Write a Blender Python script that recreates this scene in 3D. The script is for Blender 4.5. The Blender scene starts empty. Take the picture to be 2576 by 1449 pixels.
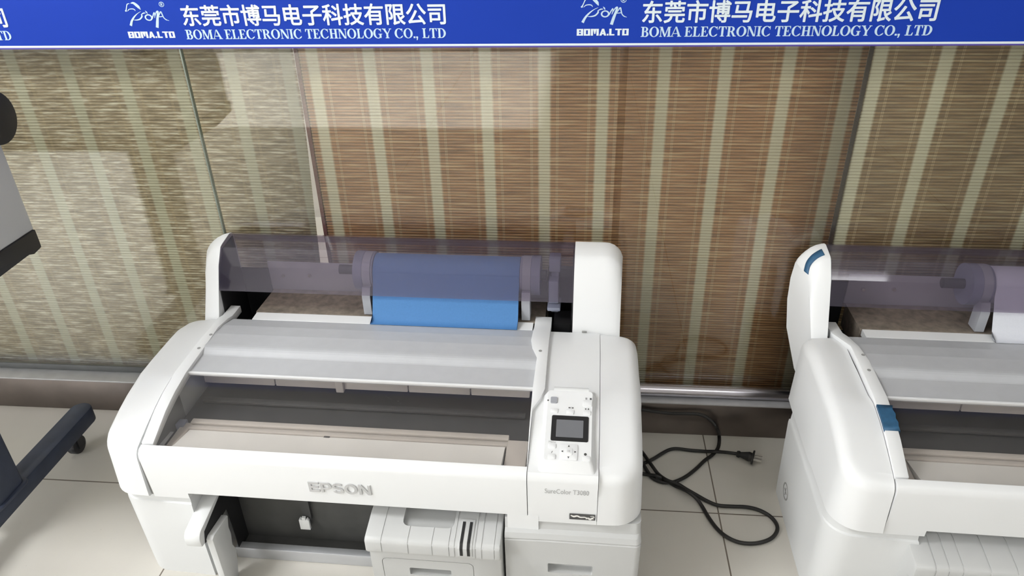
import bpy, bmesh, math, random
from mathutils import Vector, Matrix
random.seed(7)
scene = bpy.context.scene
COL = scene.collection

# ------------------------------------------------------------------ camera
cam_d = bpy.data.cameras.new('camera')
cam_d.sensor_fit = 'HORIZONTAL'
cam_d.sensor_width = 36.0
cam_d.lens = 1850.0 / 2576.0 * 36.0
cam_d.clip_start = 0.02
cam = bpy.data.objects.new('camera', cam_d)
COL.objects.link(cam)
r_ = Vector((0.99576663, 0.08910278, -0.0225723))
u_ = Vector((-0.02495203, 0.49838498, 0.86659668))
w_ = Vector((-0.08846587, 0.86236483, -0.49849843))
cam.matrix_world = Matrix(((r_.x, u_.x, -w_.x, 0.0), (r_.y, u_.y, -w_.y, -1.4957),
                           (r_.z, u_.z, -w_.z, 1.290), (0, 0, 0, 1)))
scene.camera = cam

# ------------------------------------------------------------------ world, lights, exposure
world = bpy.data.worlds.new('world')
scene.world = world
world.use_nodes = True
world.node_tree.nodes['Background'].inputs[0].default_value = (0.85, 0.92, 1.0, 1)
world.node_tree.nodes['Background'].inputs[1].default_value = 0.6
scene.view_settings.view_transform = 'Standard'
scene.view_settings.look = 'None'
scene.view_settings.gamma = 1.0
scene.view_settings.use_curve_mapping = False
scene.view_settings.exposure = 0.33


def area(name, loc, rot, sx, sy, power, color):
    d = bpy.data.lights.new(name, 'AREA')
    d.shape = 'RECTANGLE'
    d.size = sx
    d.size_y = sy
    d.energy = power
    d.color = color
    o = bpy.data.objects.new(name, d)
    o.location = loc
    o.rotation_euler = rot
    COL.objects.link(o)
    return o


PI = math.pi
# daylight through the window in the left wall, and overhead fill lamps added to brighten the room
area('window_daylight', (-3.93, -3.42, 1.45), (0, -PI / 2, 0), 1.7, 1.95, 70, (0.97, 0.985, 1.0))
area('overhead_fill_light', (-2.2, -1.3, 2.66), (0, 0, 0), 1.2, 0.6, 56, (0.97, 0.985, 1.0))
area('overhead_fill_light', (1.2, -2.6, 2.66), (0, 0, 0), 1.2, 0.6, 14, (0.97, 0.99, 1.0))
area('gap_fill_light', (-0.4, 0.75, 2.6), (0, 0, 0), 2.5, 0.4, 45, (1.0, 0.99, 0.98))  # added lamp, whitens the wall seen through the slit between blinds
sun_d = bpy.data.lights.new('sun', 'SUN')
sun_d.energy = 25.0
sun_d.angle = math.radians(1.0)
sun_d.color = (1.0, 0.98, 0.965)
sun = bpy.data.objects.new('sun', sun_d)
sun.rotation_euler = Vector((1.0, 0.0, -0.6)).to_track_quat('-Z', 'Y').to_euler()
COL.objects.link(sun)

# ------------------------------------------------------------------ materials
MATS = {}


def new_mat(name):
    m = bpy.data.materials.new(name)
    m.use_nodes = True
    MATS[name] = m
    nt = m.node_tree
    return m, nt, nt.nodes['Principled BSDF']


def plain(name, color, rough=0.5, metal=0.0, var=0.04, scale=18.0, bump=0.0, spec=0.5):
    m, nt, b = new_mat(name)
    tc = nt.nodes.new('ShaderNodeTexCoord')
    n = nt.nodes.new('ShaderNodeTexNoise')
    n.inputs['Scale'].default_value = scale
    n.inputs['Detail'].default_value = 4.0
    nt.links.new(tc.outputs['Object'], n.inputs['Vector'])
    mp = nt.nodes.new('ShaderNodeMapRange')
    mp.inputs['From Min'].default_value = 0.25
    mp.inputs['From Max'].default_value = 0.75
    mp.inputs['To Min'].default_value = 1.0 - var
    mp.inputs['To Max'].default_value = 1.0 + var
    nt.links.new(n.outputs['Fac'], mp.inputs['Value'])
    mx = nt.nodes.new('ShaderNodeVectorMath')
    mx.operation = 'SCALE'
    mx.inputs[0].default_value = color
    nt.links.new(mp.outputs['Result'], mx.inputs['Scale'])
    nt.links.new(mx.outputs['Vector'], b.inputs['Base Color'])
    b.inputs['Roughness'].default_value = rough
    b.inputs['Metallic'].default_value = metal
    b.inputs['Specular IOR Level'].default_value = spec
    if bump > 0:
        n2 = nt.nodes.new('ShaderNodeTexNoise')
        n2.inputs['Scale'].default_value = 900.0
        nt.links.new(tc.outputs['Object'], n2.inputs['Vector'])
        bp = nt.nodes.new('ShaderNodeBump')
        bp.inputs['Strength'].default_value = bump
        bp.inputs['Distance'].default_value = 0.001
        nt.links.new(n2.outputs['Fac'], bp.inputs['Height'])
        nt.links.new(bp.outputs['Normal'], b.inputs['Normal'])
    return m


def see_through(name, tint, rough=0.03, ior=1.45, gloss=(1, 1, 1), haze=0.0, haze_col=(0.55, 0.53, 0.56)):
    """thin clear sheet: tinted transmission plus mirror reflection by angle"""
    m = bpy.data.materials.new(name)
    m.use_nodes = True
    MATS[name] = m
    nt = m.node_tree
    nt.nodes.clear()
    out = nt.nodes.new('ShaderNodeOutputMaterial')
    mix = nt.nodes.new('ShaderNodeMixShader')
    fr = nt.nodes.new('ShaderNodeFresnel')
    geo = nt.nodes.new('ShaderNodeNewGeometry')
    io = nt.nodes.new('ShaderNodeMix')
    io.inputs['A'].default_value = ior
    io.inputs['B'].default_value = 1.0 / ior      # same reflectance on the far face of the thin sheet
    nt.links.new(geo.outputs['Backfacing'], io.inputs['Factor'])
    nt.links.new(io.outputs['Result'], fr.inputs['IOR'])
    tr = nt.nodes.new('ShaderNodeBsdfTransparent')
    tc = nt.nodes.new('ShaderNodeTexCoord')
    n = nt.nodes.new('ShaderNodeTexNoise')
    n.inputs['Scale'].default_value = 6.0
    nt.links.new(tc.outputs['Object'], n.inputs['Vector'])
    mp = nt.nodes.new('ShaderNodeMapRange')
    mp.inputs['To Min'].default_value = 0.96
    mp.inputs['To Max'].default_value = 1.04
    nt.links.new(n.outputs['Fac'], mp.inputs['Value'])
    mx = nt.nodes.new('ShaderNodeVectorMath')
    mx.operation = 'SCALE'
    mx.inputs[0].default_value = tint
    nt.links.new(mp.outputs['Result'], mx.inputs['Scale'])
    nt.links.new(mx.outputs['Vector'], tr.inputs['Color'])
    gl = nt.nodes.new('ShaderNodeBsdfGlossy')
    gl.inputs['Roughness'].default_value = rough
    gl.inputs['Color'].default_value = (*gloss, 1)
    nt.links.new(fr.outputs['Fac'], mix.inputs['Fac'])
    body = tr
    if haze > 0:       # painted haze standing in for reflections on the sheet
        df = nt.nodes.new('ShaderNodeBsdfDiffuse')
        df.inputs['Color'].default_value = (*haze_col, 1)
        body = nt.nodes.new('ShaderNodeMixShader')
        body.inputs['Fac'].default_value = haze
        nt.links.new(tr.outputs['BSDF'], body.inputs[1])
        nt.links.new(df.outputs['BSDF'], body.inputs[2])
    nt.links.new(body.outputs[0], mix.inputs[1])
    nt.links.new(gl.outputs['BSDF'], mix.inputs[2])
    nt.links.new(mix.outputs['Shader'], out.inputs['Surface'])
    return m


plain('white_plastic', (0.80, 0.81, 0.815), 0.38, var=0.012, scale=5, bump=0.04)
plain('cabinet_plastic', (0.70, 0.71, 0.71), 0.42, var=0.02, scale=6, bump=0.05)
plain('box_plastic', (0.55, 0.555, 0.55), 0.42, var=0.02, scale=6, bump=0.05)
plain('grey_plastic', (0.36, 0.37, 0.40), 0.45, var=0.05)
plain('bluegrey_plastic', (0.24, 0.26, 0.33), 0.45, var=0.05)
plain('dark_plastic', (0.05, 0.05, 0.052), 0.5, var=0.15)
plain('black_plastic', (0.010, 0.010, 0.011), 0.5, var=0.2)
plain('bay_panel', (0.060, 0.060, 0.058), 0.6, var=0.2)
plain('seam_grey', (0.33, 0.33, 0.32), 0.6)
plain('lid_silver', (0.50, 0.51, 0.53), 0.42, metal=0.0, var=0.03, scale=40, bump=0.05)
plain('bar_metal', (0.55, 0.56, 0.58), 0.4, metal=0.5, var=0.04)
plain('logo_silver', (0.52, 0.52, 0.52), 0.4, metal=0.0)
plain('print_grey', (0.42, 0.42, 0.42), 0.6)
plain('icon_dark', (0.07, 0.07, 0.07), 0.6)
plain('display_glass', (0.17, 0.175, 0.19), 0.3)
plain('dusty_deck', (0.21, 0.175, 0.14), 0.8, var=0.35, scale=60)
plain('back_plate', (0.34, 0.33, 0.335), 0.45, var=0.06)
plain('frame_beige', (0.52, 0.48, 0.44), 0.5, var=0.04)
plain('tray_white', (0.84, 0.825, 0.79), 0.5, var=0.03)
plain('blue_paper', (0.075, 0.22, 0.48), 0.75, var=0.04, scale=300)
plain('white_paper', (0.72, 0.74, 0.80), 0.75, var=0.02, scale=300)
plain('blue_tape', (0.025, 0.10, 0.20), 0.45, var=0.15, scale=90)
plain('cord_rubber', (0.012, 0.011, 0.010), 0.55, var=0.2)
plain('pin_metal', (0.75, 0.74, 0.72), 0.25, metal=1.0)
plain('stand_paint', (0.034, 0.044, 0.075), 0.5, var=0.2, scale=30)
plain('machine_grey', (0.62, 0.63, 0.645), 0.5, var=0.02)
plain('machine_black', (0.022, 0.022, 0.026), 0.45, var=0.15)
plain('steel', (0.52, 0.52, 0.53), 0.42, metal=0.45, var=0.08, scale=30)
plain('polished_tube', (0.52, 0.50, 0.54), 0.22, metal=1.0, var=0.06, scale=12)
plain('steel_skirt', (0.21, 0.18, 0.165), 0.36, metal=1.0, var=0.12, scale=14)
plain('sign_blue', (0.010, 0.046, 0.40), 0.6, var=0.02, scale=4, spec=0.15)
plain('sign_white', (0.74, 0.83, 0.88), 0.5, var=0.02)
plain('sign_ice', (0.56, 0.73, 0.86), 0.5, var=0.05)
plain('sign_violet', (0.085, 0.06, 0.36), 0.4)
plain('glass_edge', (0.25, 0.285, 0.24), 0.25, var=0.1)
plain('gasket', (0.11, 0.115, 0.115), 0.4, var=0.1)
plain('binding', (0.13, 0.040, 0.032), 0.8, var=0.2, scale=60)
plain('dark_binding', (0.035, 0.020, 0.012), 0.8, var=0.2, scale=60)
plain('cord_thread', (0.42, 0.36, 0.25), 0.9)
plain('wall_paint', (0.70, 0.69, 0.67), 0.85, var=0.02, scale=3)
plain('ceiling_paint', (0.75, 0.75, 0.74), 0.9, var=0.02, scale=3)
plain('backdrop_paint', (0.80, 0.78, 0.78), 0.9, var=0.05, scale=3)
plain('post_white', (0.88, 0.86, 0.86), 0.5)
plain('wood_brown', (0.16, 0.085, 0.045), 0.5, var=0.2, scale=9)
plain('wood_top', (0.26, 0.15, 0.085), 0.4, var=0.2, scale=9)
see_through('clear_glass', (0.93, 0.955, 0.94), 0.0, 1.52)
see_through('silicone', (0.80, 0.79, 0.74), 0.25, 1.4)
see_through('smoked_cover', (0.745, 0.715, 0.755), 0.04, 1.45, haze=0.04, haze_col=(0.46, 0.42, 0.62))  # purple haze colour imitates reflections in the cover
see_through('smoked_window', (0.965, 0.958, 0.95), 0.05, 1.22, haze=0.025)


def floor_material():
    m, nt, b = new_mat('floor_tiles')
    L = nt.links
    tc = nt.nodes.new('ShaderNodeTexCoord')
    sep = nt.nodes.new('ShaderNodeSeparateXYZ')
    L.new(tc.outputs['Object'], sep.inputs[0])

    def mth(op, a, bb=None, c=None):
        n = nt.nodes.new('ShaderNodeMath')
        n.operation = op
        for i, v in enumerate((a, bb, c)):
            if v is None:
                continue
            if isinstance(v, (int, float)):
                n.inputs[i].default_value = v
            else:
                L.new(v, n.inputs[i])
        return n.outputs[0]

    def grid(sock, origin, size):
        t = mth('SUBTRACT', sock, origin)
        t = mth('DIVIDE', t, size)
        t = mth('ADD', t, 0.5)
        t = mth('FRACT', t)
        t = mth('SUBTRACT', t, 0.5)
        t = mth('ABSOLUTE', t)
        return mth('LESS_THAN', t, 0.0016 / size)
    g = mth('MAXIMUM', grid(sep.outputs['X'], 0.333, 1.2), grid(sep.outputs['Y'], -0.266, 0.6))
    n = nt.nodes.new('ShaderNodeTexNoise')
    n.inputs['Scale'].default_value = 3.0
    n.inputs['Detail'].default_value = 6.0
    L.new(tc.outputs['Object'], n.inputs['Vector'])
    cr = nt.nodes.new('ShaderNodeValToRGB')
    cr.color_ramp.elements[0].position = 0.3
    cr.color_ramp.elements[0].color = (0.55, 0.525, 0.475, 1)
    cr.color_ramp.elements[1].position = 0.7
    cr.color_ramp.elements[1].color = (0.61, 0.585, 0.53, 1)
    L.new(n.outputs['Fac'], cr.inputs['Fac'])
    n2 = nt.nodes.new('ShaderNodeTexNoise')
    n2.inputs['Scale'].default_value = 160.0
    n2.inputs['Detail'].default_value = 2.0
    L.new(tc.outputs['Object'], n2.inputs['Vector'])
    sp = mth('GREATER_THAN', n2.outputs['Fac'], 0.755)
    mix0 = nt.nodes.new('ShaderNodeMix')
    mix0.data_type = 'RGBA'
    L.new(mth('MULTIPLY', sp, 0.35), mix0.inputs['Factor'])
    L.new(cr.outputs['Color'], mix0.inputs['A'])
    mix0.inputs['B'].default_value = (0.25, 0.23, 0.20, 1)
    mix = nt.nodes.new('ShaderNodeMix')
    mix.data_type = 'RGBA'
    L.new(g, mix.inputs['Factor'])
    L.new(mix0.outputs['Result'], mix.inputs['A'])
    mix.inputs['B'].default_value = (0.15, 0.125, 0.10, 1)
    L.new(mix.outputs['Result'], b.inputs['Base Color'])
    b.inputs['Roughness'].default_value = 0.3
    return m


floor_material()


def bamboo_material(name, first, step, count, dark, light, joint_depth=0.66, grain=8.0):
    """horizontal reeds with woven pale bands and thin paired threads along local X"""
    m, nt, b = new_mat(name)
    L = nt.links
    tc = nt.nodes.new('ShaderNodeTexCoord')
    sep = nt.nodes.new('ShaderNodeSeparateXYZ')
    L.new(tc.outputs['Object'], sep.inputs[0])

    def mth(op, a, bb=None, c=None):
        n = nt.nodes.new('ShaderNodeMath')
        n.operation = op
        for i, v in enumerate((a, bb, c)):
            if v is None:
                continue
            if isinstance(v, (int, float)):
                n.inputs[i].default_value = v
            else:
                L.new(v, n.inputs[i])
        return n.outputs[0]
    t = mth('DIVIDE', mth('SUBTRACT', sep.outputs['X'], first), step)
    f = mth('SUBTRACT', mth('FRACT', mth('ADD', t, 0.5)), 0.5)     # -.5 .. .5 around a band

    def near(v, c, half, soft):
        d = mth('ABSOLUTE', mth('SUBTRACT', v, c))
        n = nt.nodes.new('ShaderNodeMapRange')
        n.inputs['From Min'].default_value = half - soft
        n.inputs['From Max'].default_value = half + soft
        n.inputs['To Min'].default_value = 1.0
        n.inputs['To Max'].default_value = 0.0
        L.new(d, n.inputs['Value'])
        return n.outputs['Result']
    band = near(f, 0.0, 0.105, 0.02)
    th = None
    for c in (-0.24, -0.215, 0.215, 0.24):
        k = near(f, c, 0.008, 0.006)
        th = k if th is None else mth('MAXIMUM', th, k)
    # per-reed tone, pale end painting light leaks between reeds: noise squashed along X
    mp = nt.nodes.new('ShaderNodeMapping')
    mp.inputs['Scale'].default_value = (grain, 5.0, 130.0)
    L.new(tc.outputs['Object'], mp.inputs['Vector'])
    n1 = nt.nodes.new('ShaderNodeTexNoise')
    n1.inputs['Scale'].default_value = 1.0
    n1.inputs['Detail'].default_value = 3.0
    n1.inputs['Roughness'].default_value = 0.62
    L.new(mp.outputs['Vector'], n1.inputs['Vector'])
    cr = nt.nodes.new('ShaderNodeValToRGB')
    e = cr.color_ramp.elements
    e[0].position = 0.30
    e[0].color = (*[c * 0.55 for c in dark], 1)
    e[1].position = 0.50
    e[1].color = (*dark, 1)
    e2 = e.new(0.66)
    e2.color = (*light, 1)
    L.new(n1.outputs['Fac'], cr.inputs['Fac'])
    mixa = nt.nodes.new('ShaderNodeMix')
    mixa.data_type = 'RGBA'
    L.new(mth('MULTIPLY', band, 0.78), mixa.inputs['Factor'])
    L.new(cr.outputs['Color'], mixa.inputs['A'])
    mixa.inputs['B'].default_value = (0.55, 0.49, 0.36, 1)
    mixb = nt.nodes.new('ShaderNodeMix')
    mixb.data_type = 'RGBA'
    L.new(mth('MULTIPLY', th, 0.45), mixb.inputs['Factor'])
    L.new(mixa.outputs['Result'], mixb.inputs['A'])
    mixb.inputs['B'].default_value = (0.55, 0.40, 0.24, 1)
    # dark joint between reeds, 7 mm pitch
    zf = mth('FRACT', mth('DIVIDE', sep.outputs['Z'], 0.0072))
    joint = near(zf, 0.0, 0.13, 0.06)
    j2 = near(zf, 1.0, 0.13, 0.06)
    jt = mth('MULTIPLY', mth('MAXIMUM', joint, j2), mth('SUBTRACT', joint_depth, mth('MULTIPLY', band, joint_depth * 0.6)))
    mixc = nt.nodes.new('ShaderNodeMix')
    mixc.data_type = 'RGBA'
    L.new(jt, mixc.inputs['Factor'])
    L.new(mixb.outputs['Result'], mixc.inputs['A'])
    mixc.inputs['B'].default_value = (0.045, 0.022, 0.010, 1)
    L.new(mixc.outputs['Result'], b.inputs['Base Color'])
    b.inputs['Roughness'].default_value = 0.65
    return m


# ------------------------------------------------------------------ mesh helpers
class MB:
    def __init__(self):
        self.v = []
        self.f = []

    def add(self, vs, fs):
        o = len(self.v)
        self.v += [tuple(p) for p in vs]
        self.f += [tuple(i + o for i in f) for f in fs]
        return self

    def box(self, x0, x1, y0, y1, z0, z1):
        vs = [(x, y, z) for z in (z0, z1) for y in (y0, y1) for x in (x0, x1)]
        return self.add(vs, [(0, 2, 3, 1), (4, 5, 7, 6), (0, 1, 5, 4), (2, 6, 7, 3), (0, 4, 6, 2), (1, 3, 7, 5)])

    def prism_x(self, prof, x0, x1):
        """closed (y,z) outline swept from x0 to x1"""
        n = len(prof)
        vs = [(x0, y, z) for y, z in prof] + [(x1, y, z) for y, z in prof]
        fs = [(i, (i + 1) % n, (i + 1) % n + n, i + n) for i in range(n)]
        fs += [tuple(range(n - 1, -1, -1)), tuple(range(n, 2 * n))]
        return self.add(vs, fs)

    def prism_z(self, prof, z0, z1):
        n = len(prof)
        vs = [(x, y, z0) for x, y in prof] + [(x, y, z1) for x, y in prof]
        fs = [(i, (i + 1) % n, (i + 1) % n + n, i + n) for i in range(n)]
        fs += [tuple(range(n - 1, -1, -1)), tuple(range(n, 2 * n))]
        return self.add(vs, fs)

    def prism_map(self, prof, d0, d1, fn):
        """closed 2D outline (u,v) extruded between depths d0,d1; fn(u,v,d) -> point"""
        n = len(prof)
        vs = [fn(u, v, d0) for u, v in prof] + [fn(u, v, d1) for u, v in prof]
        fs = [(i, (i + 1) % n, (i + 1) % n + n, i + n) for i in range(n)]
        fs += [tuple(range(n - 1, -1, -1)), tuple(range(n, 2 * n))]
        return self.add(vs, fs)

    def cyl(self, p0, p1, r, n=20, r1=None):
        p0 = Vector(p0)
        p1 = Vector(p1)
        r1 = r if r1 is None else r1
        a = (p1 - p0).normalized()
        t = Vector((0, 0, 1)) if abs(a.z) < 0.9 else Vector((1, 0, 0))
        e1 = a.cross(t).normalized()
        e2 = a.cross(e1)
        vs = []
        for p, rr in ((p0, r), (p1, r1)):
            for i in range(n):
                th = 2 * PI * i / n
                vs.append(p + e1 * rr * math.cos(th) + e2 * rr * math.sin(th))
        fs = [(i, (i + 1) % n, (i + 1) % n + n, i + n) for i in range(n)]
        fs += [tuple(range(n - 1, -1, -1)), tuple(range(n, 2 * n))]
        return self.add(vs, fs)

    def ring_x(self, x0, x1, cy, cz, ro, ri, n=40):
        vs = []
        for x in (x0, x1):
            for rr in (ro, ri):
                for i in range(n):
                    th = 2 * PI * i / n
                    vs.append((x, cy + rr * math.cos(th), cz + rr * math.sin(th)))
        fs = []
        for i in range(n):
            j = (i + 1) % n
            fs += [(i, j, 2 * n + j, 2 * n + i), (n + j, n + i, 3 * n + i, 3 * n + j),
                   (j, i, n + i, n + j), (2 * n + i, 2 * n + j, 3 * n + j, 3 * n + i)]
        return self.add(vs, fs)

    def tube(self, pts, r, n=10):
        pts = [Vector(p) for p in pts]
        vs = []
        m = len(pts)
        for i, p in enumerate(pts):
            a = (pts[min(i + 1, m - 1)] - pts[max(i - 1, 0)]).normalized()
            e1 = a.cross(Vector((0, 0, 1))).normalized()
            e2 = e1.cross(a)
            for k in range(n):
                th = 2 * PI * k / n
                vs.append(p + e1 * r * math.cos(th) + e2 * r * math.sin(th))
        fs = []
        for i in range(m - 1):
            for k in range(n):
                k2 = (k + 1) % n
                fs.append((i * n + k, i * n + k2, (i + 1) * n + k2, (i + 1) * n + k))
        fs += [tuple(range(n - 1, -1, -1)), tuple(range((m - 1) * n, m * n))]
        return self.add(vs, fs)

    def build(self, name, mat, parent=None, bevel=0.0, seg=2, smooth=True, edge_sel=None, recalc=True, mats=None):
        me = bpy.data.meshes.new(name)
        me.from_pydata(self.v, [], self.f)
        bm = bmesh.new()
        bm.from_mesh(me)
        if recalc:
            bmesh.ops.recalc_face_normals(bm, faces=bm.faces)
        if bevel > 0:
            es = []
            for e in bm.edges:
                if len(e.link_faces) == 2:
                    ang = e.calc_face_angle(0.0)
                    if ang > math.radians(28) and (edge_sel is None or edge_sel(e)):
                        es.append(e)
            bmesh.ops.bevel(bm, geom=es, offset=bevel, segments=seg, profile=0.5, affect='EDGES', clamp_overlap=True)
        bm.to_mesh(me)
        bm.free()
        if smooth:
            me.shade_smooth()
            me.set_sharp_from_angle(angle=math.radians(32))
        me.materials.append(MATS[mat])
        o = bpy.data.objects.new(name, me)
        COL.objects.link(o)
        if parent is not None:
            o.parent = parent
        return o


def tag(o, label=None, cat=None, group=None, kind=None):
    if label:
        o['label'] = label
    if cat:
        o['category'] = cat
    if group:
        o['group'] = group
    if kind:
        o['kind'] = kind
    return o


def empty(name, loc, rz=0.0):
    o = bpy.data.objects.new(name, None)
    o.empty_display_size = 0.1
    o.location = loc
    o.rotation_euler = (0, 0, rz)
    COL.objects.link(o)
    return o


def structure(o):
    return tag(o, kind='structure')


def carve(o, cutters):
    """cut the given temporary objects out of o and keep the result as plain mesh"""
    for c in cutters:
        md = o.modifiers.new('cut', 'BOOLEAN')
        md.object = c
        md.operation = 'DIFFERENCE'
        md.solver = 'EXACT'
    bpy.context.view_layer.update()
    dg = bpy.context.evaluated_depsgraph_get()
    me = bpy.data.meshes.new_from_object(o.evaluated_get(dg))
    o.modifiers.clear()
    o.data = me
    me.shade_smooth()
    me.set_sharp_from_angle(angle=math.radians(32))
    for c in cutters:
        bpy.data.objects.remove(c)


def text_geo(body, offset=0.0, res=3):
    # heavier lettering: the same outline laid down several times, slightly shifted
    c = bpy.data.curves.new('text_source', 'FONT')
    c.body = body
    c.resolution_u = res
    c.fill_mode = 'FRONT'
    o = bpy.data.objects.new('text_source', c)
    COL.objects.link(o)
    dg = bpy.context.evaluated_depsgraph_get()
    me = bpy.data.meshes.new_from_object(o.evaluated_get(dg))
    vs = [tuple(v.co) for v in me.vertices]
    fs = [tuple(p.vertices) for p in me.polygons]
    bpy.data.objects.remove(o)
    bpy.data.meshes.remove(me)
    xs = [v[0] for v in vs]
    ys = [v[1] for v in vs]
    x0, x1, y0, y1 = min(xs), max(xs), min(ys), max(ys)
    shifts = [(0, 0)] if offset <= 0 else [(offset * math.cos(2 * PI * k / 6), offset * math.sin(2 * PI * k / 6)) for k in range(6)]
    V, F = [], []
    for k, (sx, sy) in enumerate(shifts):
        o = len(V)
        V += [((v[0] + sx - x0) / (x1 - x0), (v[1] + sy - y0) / (y1 - y0), k * 0.00004) for v in vs]
        F += [tuple(i + o for i in f) for f in fs]
    return V, F


def text_obj(name, body, mat, parent, fn, thick=0.0, offset=0.0):
    """fn(u,v,d): u,v in 0..1 over the text box, d depth"""
    uv, fs = text_geo(body, offset)
    m = MB()
    if thick <= 0:
        m.add([fn(u, v, e) for u, v, e in uv], fs)
        return m.build(name, mat, parent, smooth=False, recalc=False)
    n = len(uv)
    from collections import Counter
    cnt = Counter()
    for f in fs:
        for i in range(len(f)):
            cnt[(f[i], f[(i + 1) % len(f)])] += 1
    side = [(a, b, b + n, a + n) for (a, b) in cnt if (b, a) not in cnt]
    m.add([fn(u, v, thick + e) for u, v, e in uv], fs)
    m.v = m.v + [fn(u, v, 0.0) for u, v, e in uv]
    m.f = m.f + side
    return m.build(name, mat, parent, smooth=False, recalc=False)


def rrect(x0, x1, y0, y1, r, n=4):
    p = []
    for cx, cy, a0 in ((x1 - r, y1 - r, 0), (x0 + r, y1 - r, 90), (x0 + r, y0 + r, 180), (x1 - r, y0 + r, 270)):
        for k in range(n + 1):
            a = math.radians(a0 + 90 * k / n)
            p.append((cx + r * math.cos(a), cy + r * math.sin(a)))
    return p


def interp(x, tab):
    if x <= tab[0][0]:
        return tab[0][1]
    for (a, b), (c, d) in zip(tab, tab[1:]):
        if x <= c:
            return b + (d - b) * (x - a) / (c - a)
    return tab[-1][1]


def catmull(P, k=5):
    out = []
    n = len(P)
    for i in range(n - 1):
        p0, p1_, p2_, p3 = P[max(i - 1, 0)], P[i], P[i + 1], P[min(i + 2, n - 1)]
        for j in range(k):
            t = j / k
            out.append(.5 * (2 * p1_ + (p2_ - p0) * t + (2 * p0 - 5 * p1_ + 4 * p2_ - p3) * t * t + (3 * p1_ - p0 - 3 * p2_ + p3) * t ** 3))
    out.append(P[-1])
    return out


# ------------------------------------------------------------------ room
def slab(name, x0, x1, y0, y1, z0, z1, mat):
    return structure(MB().box(x0, x1, y0, y1, z0, z1).build(name, mat, smooth=False))


XL, XR, YB, YF, ZC = -4.0, 4.0, -5.2, 1.3, 2.7
slab('floor', XL, XR, YB, YF, -0.05, 0.0, 'floor_tiles')
slab('ceiling', XL, XR, YB, YF, ZC, ZC + 0.05, 'ceiling_paint')
slab('wall_back', XL, XR, YB - 0.08, YB, 0, ZC, 'wall_paint')
slab('wall_right', XR, XR + 0.08, YB, YF, 0, ZC, 'wall_paint')
slab('wall_beyond', XL, XR, YF, YF + 0.08, 0, ZC, 'backdrop_paint')
wl = MB()
wl.box(XL - 0.08, XL, YB, -4.4, 0, ZC)
wl.box(XL - 0.08, XL, -2.44, YF, 0, ZC)
wl.box(XL - 0.08, XL, -4.4, -2.44, 0, 0.6)
wl.box(XL - 0.08, XL, -4.4, -2.44, 2.3, ZC)
structure(wl.build('wall_left', 'wall_paint', smooth=False))

# glass front: panes, joints, rail, skirting
GX0, GX1 = -3.98, 3.98


def pane(name, x0, x1):
    structure(MB().box(x0, x1, 0.046, 0.052, 0.1035, ZC - 0.02).build(name, 'clear_glass', smooth=False))


pane('window_1', GX0, -1.803)
pane('window_2', -1.797, -0.859)
pane('window_3', -0.855, 0.0752)
pane('window_4', 0.0917, 1.028)
pane('window_5', 1.034, GX1)
structure(MB().box(0.0757, 0.0912, 0.045, 0.053, 0.1035, ZC - 0.02).build('trim_1', 'silicone', bevel=0.001))
structure(MB().box(-0.8590, -0.8550, 0.0457, 0.056, 0.1035, ZC - 0.02).build('trim_2', 'glass_edge', bevel=0.001))
# sill ledge with a thin rolled front edge, skirting below, gasket and polished tube along the glass foot
structure(MB().box(GX0, GX1, -0.002, 0.075, 0.0985, 0.103).build('trim_3', 'steel', bevel=0.0012))
structure(MB().box(GX0, GX1, 0.0, 0.06, 0.0, 0.098).build('baseboard_front', 'steel_skirt', bevel=0.001))
structure(MB().box(GX0, 0.078, 0.0405, 0.0455, 0.1032, 0.121).build('trim_4', 'gasket', bevel=0.0015))
structure(MB().cyl((0.080, 0.0285, 0.1200), (GX1, 0.0285, 0.1200), 0.0165, 32).build('trim_5', 'polished_tube'))


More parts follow.
